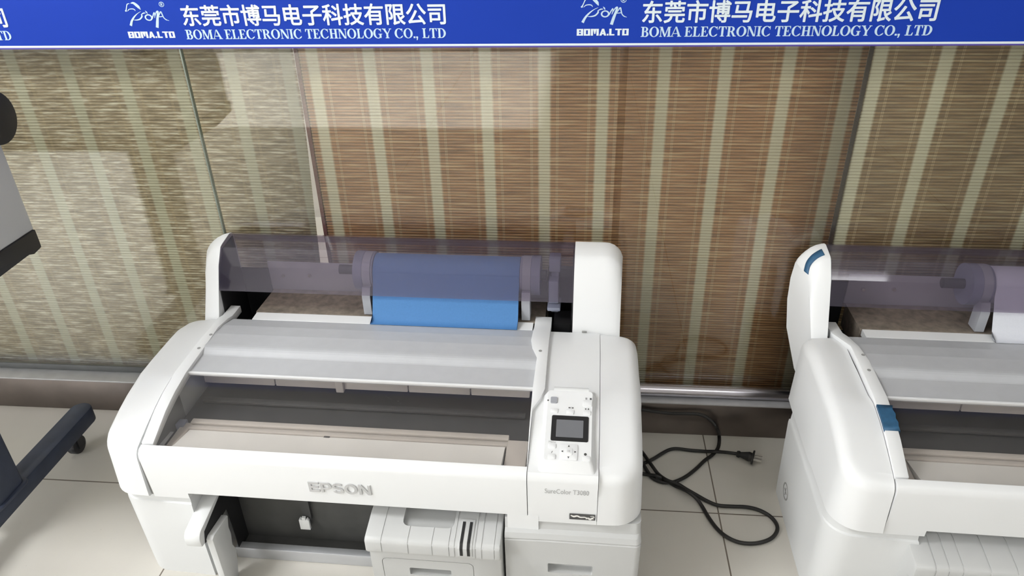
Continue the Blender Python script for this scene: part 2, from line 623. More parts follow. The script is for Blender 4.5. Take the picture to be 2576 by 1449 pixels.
# ------------------------------------------------------------------ bamboo blinds behind the glass
def blind(x0, x1, first, step, mat, label, lean=0.0, left_edge=None, right_edge=None, slit=False):
    root = empty('bamboo_blind', (x0, 0.107, 0.035))
    tag(root, label, 'blind', 'bamboo blinds behind the glass')
    z = 0.0
    rows = []
    top = 2.35
    pitch = 0.0072
    k = 0
    while z < top:
        for dz, dy in ((0.0, 0.0), (0.0016, -0.0010), (0.0035, -0.0014), (0.0054, -0.0010)):
            rows.append((k * pitch + dz, dy))
        k += 1
        z = k * pitch
    n = 9
    vs = []
    for zz, dy in rows:
        for i in range(n):
            x = (x1 - x0) * i / (n - 1)
            if slit and i == n - 1:
                x -= interp(zz, [(0.38, 0.022), (0.53, 0.014), (0.68, 0.005), (0.78, 0.0)])
            vs.append((x - (lean * (zz - 0.48) if i < n - 1 or not slit else 0.0), dy + 0.0015 * math.sin(7 * x + 3 * zz), zz))
    fs = []
    for r in range(len(rows) - 1):
        for i in range(n - 1):
            a = r * n + i
            fs.append((a, a + 1, a + 1 + n, a + n))
    m = MB().add(vs, fs)
    s = m.build('reed_panel', mat, root, recalc=False, smooth=True)
    md = s.modifiers.new('thickness', 'SOLIDIFY')
    md.thickness = 0.0015
    md.offset = 1.0
    def strip(xa, xb, matn, nm):
        v = []
        for zz in (0.0, top):
            o = -lean * (zz - 0.48)
            v += [(xa + o, -0.004, zz), (xb + o, -0.004, zz), (xa + o, 0.004, zz), (xb + o, 0.004, zz)]
        MB().add(v, [(0, 1, 5, 4), (2, 6, 7, 3), (0, 4, 6, 2), (1, 3, 7, 5), (0, 2, 3, 1), (4, 5, 7, 6)]).build(nm, matn, root)
    if left_edge:
        strip(-0.002, 0.0065, left_edge, 'edge_binding')
    if right_edge:
        strip(x1 - x0 - 0.010, x1 - x0 + 0.002, right_edge, 'edge_binding')
    MB().box(0.0, x1 - x0 - 0.004, -0.012, 0.012, top, top + 0.035).build('head_rail', 'wood_brown', root, bevel=0.003)
    MB().cyl((0.0, 0.003, -0.006), (x1 - x0 - 0.022, 0.003, -0.006), 0.006, 12).build('bottom_bar', 'wood_brown', root)
    return root


bamboo_material('bamboo_left_hazed', 2.60 - 1.2969 - 0.1294 * 10, 0.1294, 9, (0.42, 0.305, 0.195), (0.72, 0.61, 0.47), joint_depth=0.34, grain=17.0)  # paler tone puts the reflection haze of the glass into the colour
bamboo_material('bamboo_middle', 0.037, 0.1271, 10, (0.35, 0.160, 0.066), (0.47, 0.285, 0.15))
bamboo_material('bamboo_right', 0.0227, 0.1302, 9, (0.25, 0.145, 0.065), (0.35, 0.25, 0.14))
blind(-2.60, -0.6312, 0, 0, 'bamboo_left_hazed',
      'woven bamboo blind behind the glass at the left, its colour paled for reflection haze, above the T foot', lean=-0.03, slit=True)
blind(-0.6276, 0.5798, 0, 0, 'bamboo_middle',
      'reddish brown bamboo blind behind the glass, above the printer holding blue paper', left_edge='binding')
blind(0.5830, 2.60, 0, 0, 'bamboo_right',
      'olive brown bamboo blind behind the glass, above the printer with blue tape', left_edge='dark_binding')
# ------------------------------------------------------------------ blue sign band on the glass
SER = {}


def ring_pts(cx, cy, ro, ri, a0=0, a1=360, n=36):
    """quads of an elliptic ring sector; ro/ri = (rx, ry)"""
    out = []
    for k in range(n):
        a = math.radians(a0 + (a1 - a0) * k / n)
        b = math.radians(a0 + (a1 - a0) * (k + 1) / n)
        out.append([(cx + ro[0] * math.cos(a), cy + ro[1] * math.sin(a)), (cx + ro[0] * math.cos(b), cy + ro[1] * math.sin(b)),
                    (cx + ri[0] * math.cos(b), cy + ri[1] * math.sin(b)), (cx + ri[0] * math.cos(a), cy + ri[1] * math.sin(a))])
    return out


def rc(x0, y0, x1, y1):
    return [(x0, y0), (x1, y0), (x1, y1), (x0, y1)]


S_, T_, F_ = 0.19, 0.065, 0.09   # stem, hairline, serif overhang


def serif_foot(x0, x1, y):
    return rc(x0 - F_, y, x1 + F_, y + T_)


def glyph(ch):
    P = []
    if ch in 'BDEFHIKLMNPRT':
        pass
    if ch == 'I':
        P = [rc(.1, 0, .1 + S_, 1), serif_foot(.1, .1 + S_, 0), serif_foot(.1, .1 + S_, 1 - T_)]
        return P, .40
    if ch == 'L':
        P = [rc(.1, 0, .1 + S_, 1), rc(0, 0, .62, T_), serif_foot(.1, .1 + S_, 1 - T_), [(.52, T_), (.64, 0), (.67, .30), (.63, .30)]]
        return P, .70
    if ch == 'E':
        P = [rc(.1, 0, .1 + S_, 1), rc(0, 0, .64, T_), rc(0, 1 - T_, .62, 1), rc(.2, .47, .46, .47 + T_),
             [(.52, T_), (.66, 0), (.69, .28), (.65, .28)], [(.52, 1 - T_), (.63, 1), (.66, .74), (.62, .74)], rc(.43, .36, .47, .64)]
        return P, .73
    if ch == 'T':
        P = [rc(.27, 0, .27 + S_, 1), serif_foot(.27, .27 + S_, 0), rc(.02, 1 - T_, .71, 1),
             [(.02, 1), (.14, 1 - T_), (.04, .70), (.0, .70)], [(.71, 1), (.59, 1 - T_), (.69, .70), (.73, .70)]]
        return P, .75
    if ch == 'H':
        P = [rc(.1, 0, .1 + S_, 1), rc(.56, 0, .56 + S_, 1), rc(.2, .48, .6, .48 + T_)]
        for x in (.1, .56):
            P += [serif_foot(x, x + S_, 0), serif_foot(x, x + S_, 1 - T_)]
        return P, .87
    if ch == 'D':
        P = [rc(.1, 0, .1 + S_, 1), rc(0, 0, .4, T_), rc(0, 1 - T_, .4, 1)]
        P += ring_pts(.36, .5, (.46, .5), (.25, .5 - T_), -90, 90)
        return P, .86
    if ch == 'B':
        P = [rc(.1, 0, .1 + S_, 1), rc(0, 0, .42, T_), rc(0, 1 - T_, .40, 1), rc(.2, .49, .42, .49 + T_)]
        P += ring_pts(.38, .265, (.34, .29), (.14, .29 - T_), -90, 90, 18)
        P += ring_pts(.36, .755, (.30, .245), (.11, .245 - T_), -90, 90, 18)
        return P, .76
    if ch == 'R':
        P = [rc(.1, 0, .1 + S_, 1), serif_foot(.1, .1 + S_, 0), rc(0, 1 - T_, .40, 1), rc(.2, .46, .42, .46 + T_)]
        P += ring_pts(.38, .73, (.32, .27), (.12, .27 - T_), -90, 90, 18)
        P += [[(.36, .48), (.56, .48), (.80, 0), (.60, 0)], rc(.60, 0, .86, T_)]
        return P, .86
    if ch == 'O':
        return ring_pts(.45, .5, (.45, .52), (.24, .46)), .92
    if ch in 'CG':
        P = ring_pts(.45, .5, (.45, .52), (.24, .46), 42, 318, 30)
        P += [[(.70, .98), (.78, 1.0), (.78, .66), (.74, .66)]]
        if ch == 'C':
            P += [[(.72, .10), (.80, .22), (.77, .28), (.62, .10)]]
            return P, .86
        P += [rc(.60, .02, .60 + S_, .42), rc(.50, .40, .88, .40 + T_)]
        return P, .92
    if ch == 'A':
        P = [[(.0, 0), (.07, 0), (.42, 1), (.36, 1)], [(.34, 1), (.48, 1), (.86, 0), (.64, 0)], rc(.18, .28, .62, .28 + T_),
             rc(-.06, 0, .20, T_), rc(.55, 0, .93, T_)]
        return P, .88
    if ch == 'M':
        P = [rc(.10, 0, .17, 1), rc(.80, 0, .80 + S_, 1), [(.06, 1), (.28, 1), (.60, 0), (.46, 0)], [(.46, 0), (.56, 0), (.86, 1), (.78, 1)],
             serif_foot(.10, .17, 0), serif_foot(.80, .80 + S_, 0), rc(0, 1 - T_, .26, 1), rc(.80, 1 - T_, 1.08, 1)]
        return P, 1.10
    if ch == 'N':
        P = [rc(.10, 0, .17, 1), rc(.72, 0, .79, 1), [(.06, 1), (.28, 1), (.79, 0), (.60, 0)],
             serif_foot(.10, .17, 0), rc(0, 1 - T_, .26, 1), rc(.63, 1 - T_, .88, 1)]
        return P, .90
    if ch == 'Y':
        P = [rc(.34, 0, .34 + S_, .48), serif_foot(.34, .34 + S_, 0), [(.02, 1), (.24, 1), (.53, .42), (.36, .40)],
             [(.74, 1), (.81, 1), (.52, .42), (.44, .46)], rc(-.05, 1 - T_, .32, 1), rc(.64, 1 - T_, .88, 1)]
        return P, .84
    if ch == '.':
        return [rc(.02, 0, .20, .17)], .24
    if ch == ',':
        return [rc(.02, 0, .20, .17), [(.10, .05), (.20, .05), (.14, -.20), (.04, -.22)]], .30
    return [], .30


def serif_line(text):
    x = 0.0
    P = []
    for ch in text:
        g, w = glyph(ch)
        for poly in g:
            P.append([(px + x, py) for px, py in poly])
        x += w + 0.02
    return P, x


def block_line():
    """BOMA.LTD in wide heavy block capitals, 0..1 by 0..1"""
    P = []
    W = 0.118
    x = 0.0
    a, b = .042, .20       # vertical stroke width, horizontal stroke height
    def at(x, polys):
        for q in polys:
            P.append([(px + x, py) for px, py in q])
    at(x, [rc(0, 0, a, 1), rc(W - a, 0, W, 1), rc(0, 0, W, b), rc(0, 1 - b, W, 1), rc(0, .42, W, .58)]); x += W + .012
    at(x, [rc(0, 0, a, 1), rc(W - a, 0, W, 1), rc(0, 0, W, b), rc(0, 1 - b, W, 1)]); x += W + .012
    at(x, [rc(0, 0, a, 1), rc(W + .03 - a, 0, W + .03, 1), [(a, 1), (a + .03, 1), (.085, .25), (.065, .25)], [(W + .03 - a, 1), (W - a, 1), (.065, .25), (.085, .25)]]); x += W + .042
    at(x, [[(0, 0), (a, 0), (.075, 1), (.045, 1)], [(W + .01 - a, 0), (W + .01, 0), (.085, 1), (.05, 1)], rc(.03, .2, .1, .38)]); x += W + .020
    at(x, [rc(0, 0, .03, .26)]); x += .042
    at(x, [rc(0, 0, a, 1), rc(0, 0, W - .02, b)]); x += W - .008
    at(x, [rc(.045, 0, .045 + a, 1), rc(0, 1 - b, W, 1)]); x += W + .012
    at(x, [rc(0, 0, a, 1), rc(W - a, 0, W, 1), rc(0, 0, W, b), rc(0, 1 - b, W, 1)]); x += W
    return [[(px / x, py) for px, py in q] for q in P]


def stroke(pts, ws):
    """variable width brush stroke as quads"""
    out = []
    L = []
    n = len(pts)
    for i, (p, w) in enumerate(zip(pts, ws)):
        a = pts[max(i - 1, 0)]
        b = pts[min(i + 1, n - 1)]
        dx, dy = b[0] - a[0], b[1] - a[1]
        l = math.hypot(dx, dy) or 1
        nx, ny = -dy / l * w / 2, dx / l * w / 2
        L.append(((p[0] + nx, p[1] + ny), (p[0] - nx, p[1] - ny)))
    for (a, b), (c, d) in zip(L, L[1:]):
        out.append([a, c, d, b])
    return out


def smooth_curve(pts, ws, k=5):
    P, Wd = [], []
    n = len(pts)
    for i in range(n - 1):
        p0, p1, p2, p3 = pts[max(i - 1, 0)], pts[i], pts[i + 1], pts[min(i + 2, n - 1)]
        for j in range(k):
            t = j / k
            q = []
            for c in (0, 1):
                q.append(.5 * (2 * p1[c] + (p2[c] - p0[c]) * t + (2 * p0[c] - 5 * p1[c] + 4 * p2[c] - p3[c]) * t * t + (3 * p1[c] - p0[c] - 3 * p2[c] + p3[c]) * t ** 3))
            P.append(tuple(q))
            Wd.append(ws[i] + (ws[i + 1] - ws[i]) * t)
    P.append(pts[-1])
    Wd.append(ws[-1])
    return P, Wd


def logo_polys():
    S = []
    def br(pts, ws):
        S.extend(stroke(*smooth_curve(pts, ws)))
    # mane
    br([(262, 32), (310, 28), (352, 58), (385, 92), (405, 132)], [4, 34, 46, 44, 6])
    # face
    br([(245, 36), (205, 45), (182, 88), (164, 128), (142, 156)], [6, 16, 14, 16, 22])
    br([(142, 156), (180, 150)], [10, 4])
    br([(184, 152), (212, 126), (265, 118), (302, 128), (314, 150)], [5, 14, 14, 14, 6])
    # neck and front leg
    br([(402, 160), (335, 192), (270, 240), (222, 290), (192, 335), (168, 382)], [3, 10, 22, 30, 36, 42])
    # body and letters
    br([(240, 292), (300, 292), (360, 276), (402, 232), (396, 206)], [3, 16, 22, 24, 12])
    br([(396, 208), (440, 186), (478, 184)], [8, 18, 8])
    br([(476, 150), (496, 172), (506, 196)], [6, 20, 4])
    S.extend(ring_pts(510, 255, (66, 52), (42, 34)))
    br([(570, 275), (592, 225), (622, 178), (626, 215), (612, 262)], [10, 18, 14, 14, 8])
    br([(622, 240), (656, 178), (690, 162), (668, 240), (640, 320), (612, 415)], [6, 16, 26, 36, 44, 46])
    br([(668, 270), (700, 215), (736, 168), (752, 215), (768, 262), (800, 292), (842, 306)], [8, 12, 22, 18, 14, 14, 4])
    br([(684, 246), (756, 240)], [12, 12])
    # registered mark
    S.extend(ring_pts(780, 52, (44, 40), (36, 32), n=20))
    S += [rc(764, 30, 772, 74), rc(764, 30, 792, 37), rc(764, 50, 792, 57), rc(786, 32, 794, 56), [(774, 56), (784, 56), (798, 74), (788, 74)]]
    return [[((px - 95) / 775.0, (575 - py) / 560.0) for px, py in q] for q in S]


BAND_Z0, BAND_Z1 = 0.9672, 1.146
band = MB().box(-3.2, 3.2, 0.0440, 0.0458, BAND_Z0 + 0.0033, BAND_Z1).build('window_sign_band', 'sign_blue', smooth=False)
tag(band, 'long royal blue company sign band with white lettering across the top of the glass', 'sign')
MB().box(-3.2, 3.2, 0.0439, 0.0457, BAND_Z0, BAND_Z0 + 0.0035).build('lower_edge', 'sign_violet', band, smooth=False)
MB().box(-3.2, 3.2, 0.0433, 0.0442, 0.9704, 0.9746).build('white_stripe', 'sign_white', band, smooth=False)


def flat_polys(name, polys, mat, parent, x0, x1, z0, z1, sx=1.0):
    m = MB()
    for k, q in enumerate(polys):
        m.prism_map([(x0 + u / sx * (x1 - x0), z0 + v * (z1 - z0)) for u, v in q], 0.0437 - 0.00004 * (k % 17), 0.0443, lambda u, v, d: (u, d, v))
    return m.build(name, mat, parent, smooth=False)


CN = '\u4e1c\u839e\u5e02\u535a\u9a6c\u7535\u5b50\u79d1\u6280\u6709\u9650\u516c\u53f8'
s_polys, s_w = serif_line('BOMA ELECTRONIC TECHNOLOGY CO., LTD')
LOGO = logo_polys()
BLOCK = block_line()
for k in (-2, -1, 0, 1, 2):
    dx = 0.9472 * k
    flat_polys('latin_lettering', s_polys, 'sign_ice', band, -0.8339 + dx, -0.2786 + dx, 0.9867, 1.0057, s_w)
    text_obj('chinese_lettering', CN, 'sign_white', band,
             lambda u, v, d, dx=dx: (-0.8323 + dx + u * 0.5537, 0.0441 - d, 1.0134 + v * 0.0407), 0.0010, offset=0.019)
    flat_polys('block_lettering', BLOCK, 'sign_white', band, -0.9611 + dx, -0.8581 + dx, 0.9897, 1.0026)
    lg = flat_polys('horse_emblem', LOGO, 'sign_ice', band, -0.9595 + dx, -0.8596 + dx, 0.9902, 1.0613)

# ------------------------------------------------------------------ wide format printer
LIDTAB = [(-.008, .345), (.000, .351), (.02, .358), (.077, .382), (.12, .395), (.17, .405), (.225, .408), (.28, .411),
          (.33, .410), (.385, .398), (.41, .390), (.447, .388)]


def lz(y):
    return interp(y, LIDTAB)


def cp(y, h=0.0):
    """control panel plane height"""
    return 0.3670 + (y - 0.016) * 0.312 + h


def side_cover(root, side, x_in, width, scoop=0.0):
    """rounded end cover; side -1 left, +1 right"""
    def X(d):
        return x_in + side * d
    # plan outline, d = distance outward from the seam
    out = [(0.0, -0.006)]
    R = 0.055
    cx, cy = width - R, -0.005 + R
    for k in range(9):
        a = math.radians(-90 + 90 * k / 8)
        out.append((cx + R * math.cos(a), cy + R * math.sin(a)))
    out += [(width, 0.09), (width, 0.12), (width, 0.145), (width, 0.16), (width + .001, 0.175), (width + .001, 0.19), (width + .001, 0.22), (width, 0.26), (width, 0.30), (width, 0.33)]
    R2 = 0.05
    cx2, cy2 = width - R2, 0.36
    for k in range(1, 7):
        a = math.radians(80 * k / 6)
        out.append((cx2 + R2 * math.cos(a), cy2 + R2 * math.sin(a)))
    out += [(0.018, 0.415), (0.0, 0.415)]
    n = len(out)
    # inward normals
    nor = []
    for i in range(n):
        a = out[max(i - 1, 0)]
        b = out[min(i + 1, n - 1)]
        dx, dy = b[0] - a[0], b[1] - a[1]
        l = math.hypot(dx, dy)
        nor.append((-dy / l, dx / l))
    nor[0] = (0, 1)
    nor[-1] = (0, -1)
    r = 0.024
    rings = []
    for (d, h) in ((0.004, 0.237), (0.0, 0.2405), ):
        rings.append([(X(o[0] + nn[0] * d), o[1] + nn[1] * d, h) for o, nn in zip(out, nor)])
    for k in range(7):
        a = math.radians(90 * k / 6)
        d = r * (1 - math.cos(a)) + 0.004
        ring = []
        for o, nn in zip(out, nor):
            x, y = o[0] + nn[0] * d, o[1] + nn[1] * d
            ring.append((X(x), y, lz(max(y, 0.016)) - 0.002 - r * (1 - math.sin(a))))
        rings.append(ring)
    m = MB()
    vs = [p for ring in rings for p in ring]
    fs = []
    for k in range(len(rings) - 1):
        for i in range(n - 1):
            fs.append((k * n + i, k * n + i + 1, (k + 1) * n + i + 1, (k + 1) * n + i))
    # top: connect last ring to the seam line
    top = rings[-1]
    base = len(vs)
    mids = []
    for p in top:
        y = min(max(p[1], 0.018), 0.39)
        d_top = side * (p[0] - x_in)
        vs.append((X(d_top * 0.62), y * 0.62 + p[1] * 0.38 if d_top < 0.03 else y, lz(max(y, 0.018)) - 0.0018))
    for p in top:
        y = min(max(p[1], 0.018), 0.39)
        dip = scoop * min(max((y - 0.160) / 0.030, 0), 1) * min(max((0.350 - y) / 0.03, 0), 1)
        vs.append((X(0.0), y, lz(y) - 0.002 - dip))
    for i in range(n - 1):
        a, b = (len(rings) - 1) * n + i, (len(rings) - 1) * n + i + 1
        fs.append((a, b, base + i + 1, base + i))
        fs.append((base + i, base + i + 1, base + n + i + 1, base + n + i))
    # underside and seam wall
    fs.append(tuple(range(n)))
    m_ = len(rings)
    wall = [k * n for k in range(m_)] + [base] + [base + n + i for i in range(n)] + [base + n - 1] + [k * n + n - 1 for k in range(m_ - 1, -1, -1)]
    fs.append(tuple(wall))
    m.add(vs, fs)
    o = m.build('side_cover', 'white_plastic', root)
    return o


def plan_cabinet(x_in, side, width, y_back, front=0.0, R=0.05):
    out = [(x_in, front), (x_in + side * width * 0.30, front + 0.002)]
    cx, cy = width - R, front + (0.004 if R > 0.03 else 0.002) + R
    for k in range(9):
        a = math.radians(-90 + 90 * k / 8)
        out.append((x_in + side * (cx + R * math.cos(a)), cy + R * math.sin(a)))
    out += [(x_in + side * width, y_back), (x_in, y_back)]
    return out


def printer(loc, yaw, label, kind):
    root = empty('wide_format_printer', loc, yaw)
    tag(root, label, 'printer', 'wide format printers on the floor')
    XR_ = 0.862
    XM = 0.735
    # --- chassis
    ch = MB()
    ch.box(0.095, 0.69, 0.105, 0.33, 0.0, 0.245)
    ch.box(0.095, 0.69, 0.078, 0.105, 0.0, 0.020)
    ch.box(0.0, XR_, 0.10, 0.385, 0.245, 0.300)
    ch.box(0.0, XR_, 0.340, 0.385, 0.300, 0.372)
    ch.box(-0.02, 0.80, 0.385, 0.415, 0.240, 0.330)
    ch.build('chassis', 'bay_panel' if kind == 1 else 'black_plastic', root, smooth=False)
    # --- covers
    side_cover(root, -1, -0.0052 if kind == 1 else -0.0004, 0.086, scoop=0.007)
    side_cover(root, 1, XR_ + 0.0004, 0.083)
    if kind == 1:       # wider joint on this machine, filler added so the groove reads grey
        sf = [(0.003, 0.2365), (0.001, 0.320), (0.008, 0.340), (0.018, 0.347)] + [(y, lz(y) - 0.010) for y in (0.03, 0.077, 0.16)] + [(0.16, 0.2365)]
        MB().prism_x(sf, -0.005, 0.0015).build('seam_filler', 'seam_grey', root)
    # --- front panel: lip and face between the seams
    fp_prof = [(0.100, 0.250), (0.0, 0.248), (-0.001, 0.2485), (-0.006, 0.338), (-0.004, 0.347), (0.002, 0.3535), (0.012, 0.3565), (0.014, 0.352), (0.014, 0.318), (0.100, 0.312)]
    fp = MB().prism_x(fp_prof, 0.002, XM - 0.0007)
    fp.prism_x([(0.06, 0.234), (0.0, 0.234), (-0.001, 0.249), (0.06, 0.249)], 0.002, 0.074)
    fp = fp.build('front_panel', 'white_plastic', root)
    bl = []
    sw_, sh_ = .22, .20
    def put(x, polys):
        for q in polys:
            bl.append([(px + x, py) for px, py in q])
    put(0.00, [rc(0, 0, sw_, 1), rc(0, 0, .86, sh_), rc(0, .41, .80, .59), rc(0, 1 - sh_, .86, 1)])
    put(0.98, [rc(0, 0, sw_, 1), rc(0, 1 - sh_, .60, 1), rc(0, .32, .60, .50)] + ring_pts(.58, .66, (.30, .34), (.09, .16), -90, 90, 14))
    put(1.94, ring_pts(.44, .72, (.44, .30), (.23, .12), 20, 270, 18) + ring_pts(.44, .28, (.44, .30), (.23, .12), 200, 450, 18) + [rc(.36, .41, .52, .59)])
    put(2.92, ring_pts(.52, .5, (.52, .53), (.29, .33), 0, 360, 36))
    put(4.08, [rc(0, 0, sw_, 1), rc(.74, 0, .74 + sw_, 1), [(0, 1), (.26, 1), (.96, 0), (.70, 0)]])
    bm2 = MB()
    for k, q in enumerate(bl):
        qx, qy = sum(p[0] for p in q) / len(q), sum(p[1] for p in q) / len(q)
        sc_ = 1.0 - 0.004 * (k % 4)
        q = [(qx + (u - qx) * sc_, qy + (v - qy) * sc_) for u, v in q]
        bm2.prism_map([(0.325 + u / 5.04 * 0.119, 0.2785 + v * 0.0255) for u, v in q], 0.0, 0.0022 + 0.00003 * (k % 13),
                      lambda u, v, d: (u, -0.0009 - d - (v - 0.2485) * 0.0559, v))
    bm2.build('brand_lettering', 'logo_silver', fp, smooth=False)
    # --- right deck with control panel
    dk_prof = [(0.0, 0.234), (-0.006, 0.338), (-0.004, 0.347), (0.002, 0.3535)]
    dk_prof += [(y, lz(y) - 0.0015) for y in (0.02, 0.05, 0.077, 0.12, 0.17, 0.225, 0.28, 0.33, 0.385, 0.40)]
    dk_prof += [(0.40, 0.30), (0.02, 0.234)]
    dk = MB().prism_x(dk_prof, XM + 0.0007, XR_ - 0.0005)
    dk.prism_x([(0.0, 0.210), (-0.001, 0.2485), (0.06, 0.2485), (0.06, 0.210)], 0.697, XM + 0.02)
    dk = dk.build('control_deck', 'white_plastic', root)
    text_obj('model_lettering', 'SureColor T3080', 'print_grey', dk,
             lambda u, v, d: (0.767 + u * 0.079, -0.0005 - (0.312 + v * 0.012 - 0.234) * 0.0577, 0.312 + v * 0.012), 0.0, offset=0.0)
    st = MB().prism_map([(0.812, 0.2475), (0.859, 0.2475), (0.859, 0.2625), (0.812, 0.2625)], 0.0, 0.0006,
                        lambda u, v, d: (u, -0.0010 - d - (v - 0.234) * 0.057, v)).build('sticker', 'icon_dark', dk, smooth=False)
    tag(st, 'small black sticker with white scribbled print')
    sq = []
    sq += stroke(*smooth_curve([(0.8145, 0.2585), (0.820, 0.2555), (0.826, 0.2575), (0.832, 0.2545), (0.840, 0.2550), (0.846, 0.2525)], [.002, .004, .0035, .003, .0025, .0015]))
    sq += stroke(*smooth_curve([(0.842, 0.2510), (0.846, 0.2530), (0.850, 0.2505), (0.853, 0.2530), (0.856, 0.2515)], [.0015, .004, .004, .0035, .0015]))
    sq += stroke(*smooth_curve([(0.850, 0.2585), (0.855, 0.2590), (0.857, 0.2560), (0.853, 0.2550)], [.001, .0012, .0012, .001]))
    mq = MB()
    for q in sq:
        mq.prism_map(q, 0.0004, 0.0010, lambda u, v, d: (u, -0.0010 - d - (v - 0.234) * 0.057, v))
    mq.build('sticker_print', 'tray_white', dk, smooth=False)
    # --- control panel
    def P(x, y, h):
        return (x, y, cp(y, h))
    cpm = MB()
    b0 = rrect(0.752, 0.858, -0.001, 0.163, 0.006, 3)
    b1 = rrect(0.762, 0.849, 0.014, 0.160, 0.006, 3)
    n = len(b0)
    vs = [(x, y, lz(y) - 0.004) for x, y in b0] + [P(x, y, 0.003) for x, y in b1] + [P(x, y, 0.0055) for x, y in rrect(0.7635, 0.8475, 0.0155, 0.1585, 0.005, 3)]
    fs = []
    for k in (0, 1):
        fs += [(k * n + i, k * n + (i + 1) % n, (k + 1) * n + (i + 1) % n, (k + 1) * n + i) for i in range(n)]
    fs += [tuple(range(2 * n, 3 * n)), tuple(range(n - 1, -1, -1))]
    cpo = cpm.add(vs, fs).build('control_panel', 'white_plastic', root)
    H0 = 0.0055

    def plate(name, prof, h0, h1, mat, taper=0.0):
        return MB().prism_map(prof, h0, h1, lambda u, v, d: P(u, v, d)).build(name, mat, cpo, bevel=taper, smooth=True)
    plate('screen_bezel', rrect(0.7735, 0.8415, 0.0535, 0.1045, 0.003), H0 - 0.001, H0 + 0.0012, 'black_plastic')
    plate('display', rrect(0.7825, 0.8320, 0.0605, 0.0955, 0.001), H0, H0 + 0.0016, 'display_glass')
    tag(plate('power_button', rrect(0.7690, 0.7815, 0.1300, 0.1425, 0.002), H0 - 0.001, H0 + 0.0022, 'grey_plastic'), 'grey power button')
    for (bx, by, bw, bh) in ((0.838, 0.1325, 0.018, 0.012), (0.777, 0.1140, 0.014, 0.009), (0.807, 0.1130, 0.014, 0.009), (0.838, 0.1125, 0.014, 0.009),
                             (0.777, 0.0425, 0.014, 0.009), (0.7775, 0.0220, 0.014, 0.009), (0.839, 0.0215, 0.014, 0.009)):
        plate('button', rrect(bx - bw / 2, bx + bw / 2, by - bh / 2, by + bh / 2, 0.002), H0 - 0.001, H0 + 0.0016, 'white_plastic', 0.0006)
    plate('arrow_pad', rrect(0.7915, 0.8235, 0.0165, 0.0470, 0.003), H0 - 0.001, H0 + 0.0018, 'white_plastic', 0.0006)
    plate('ok_button', rrect(0.8005, 0.8145, 0.0255, 0.0390, 0.003), H0, H0 + 0.0028, 'white_plastic', 0.0006)
    # printed marks
    def symbol(q, h):
        MB().prism_map(q, h - 0.0006, h, lambda u, v, d: P(u, v, d)).build('button_symbol', 'icon_dark', cpo, smooth=False)
    hm = H0 + 0.0021
    for tri in ([(0.8055, 0.0415), (0.8090, 0.0415), (0.80725, 0.0450)], [(0.8055, 0.0225), (0.8090, 0.0225), (0.80725, 0.0190)],
                [(0.7975, 0.0305), (0.7975, 0.0340), (0.7938, 0.03225)], [(0.8175, 0.0305), (0.8175, 0.0340), (0.8212, 0.03225)]):
        symbol(tri, hm)
    hk = H0 + 0.0003
    for q in (rc(0.8345, 0.1415, 0.8355, 0.1455), rc(0.8365, 0.1415, 0.8375, 0.1455), rc(0.8425, 0.1415, 0.8460, 0.1450),
              rc(0.8035, 0.1210, 0.8055, 0.1235), rc(0.8060, 0.1210, 0.8070, 0.1235), rc(0.8085, 0.1205, 0.8090, 0.1240), rc(0.8100, 0.1210, 0.8125, 0.1235),
              rc(0.8340, 0.1200, 0.8360, 0.1225), rc(0.8372, 0.1205, 0.8377, 0.1225), [(0.8390, 0.1200), (0.8405, 0.1240), (0.8420, 0.1200)],
              [(0.7770, 0.0315), (0.7790, 0.0335), (0.7775, 0.0300), (0.7765, 0.0285)]):
        symbol(q, hk)
    for (cx, cy, rr) in ((0.7642, 0.1362, 0.0016), (0.8372, 0.0300, 0.0025)):
        symbol([(cx + rr * math.cos(2 * PI * k / 12), cy + rr * math.sin(2 * PI * k / 12)) for k in range(12)], hk)
    text_obj('menu_lettering', 'Menu', 'print_grey', cpo, lambda u, v, d: P(0.7705 + u * 0.0125, 0.0492 + v * 0.0036, H0 + 0.0003))
    text_obj('ok_lettering', 'OK', 'print_grey', cpo, lambda u, v, d: P(0.8045 + u * 0.0058, 0.0302 + v * 0.0042, H0 + 0.0031))
    MB().cyl((0.774, 0.1635, cp(0.1635, 0.001)), (0.840, 0.1635, cp(0.1635, 0.001)), 0.0062, 16).build('hinge', 'cabinet_plastic', cpo)

    # --- lid: silver upper sheet, smoked window, two side rails
    alu = [(.176, .4040), (.236, .4062), (.239, .4072), (.243, .4095), (.248, .4125), (.253, .4148), (.258, .4158), (.264, .4160), (.308, .4140), (.352, .4070), (.400, .3930)]
    t = 0.006
    LX0, LX1 = 0.018, 0.7330
    lid = MB().prism_x(alu + [(y, z - t) for y, z in reversed(alu)], LX0, LX1).build('lid', 'lid_silver', root, smooth=False)
    MB().prism_x([(.1745, .4010), (.1745, .4062), (.1785, .4066), (.1785, .4010)], LX0, LX1).build('lid_edge_strip', 'white_plastic', lid)
    win = [(y, lz(y) - 0.0005) for y in (.0135, .02, .045, .077, .10, .12, .145, .1740)]
    MB().prism_x(win + [(y, z - 0.004) for y, z in reversed(win)], 0.024, LX1 + 0.001).build('lid_window', 'smoked_window', lid)

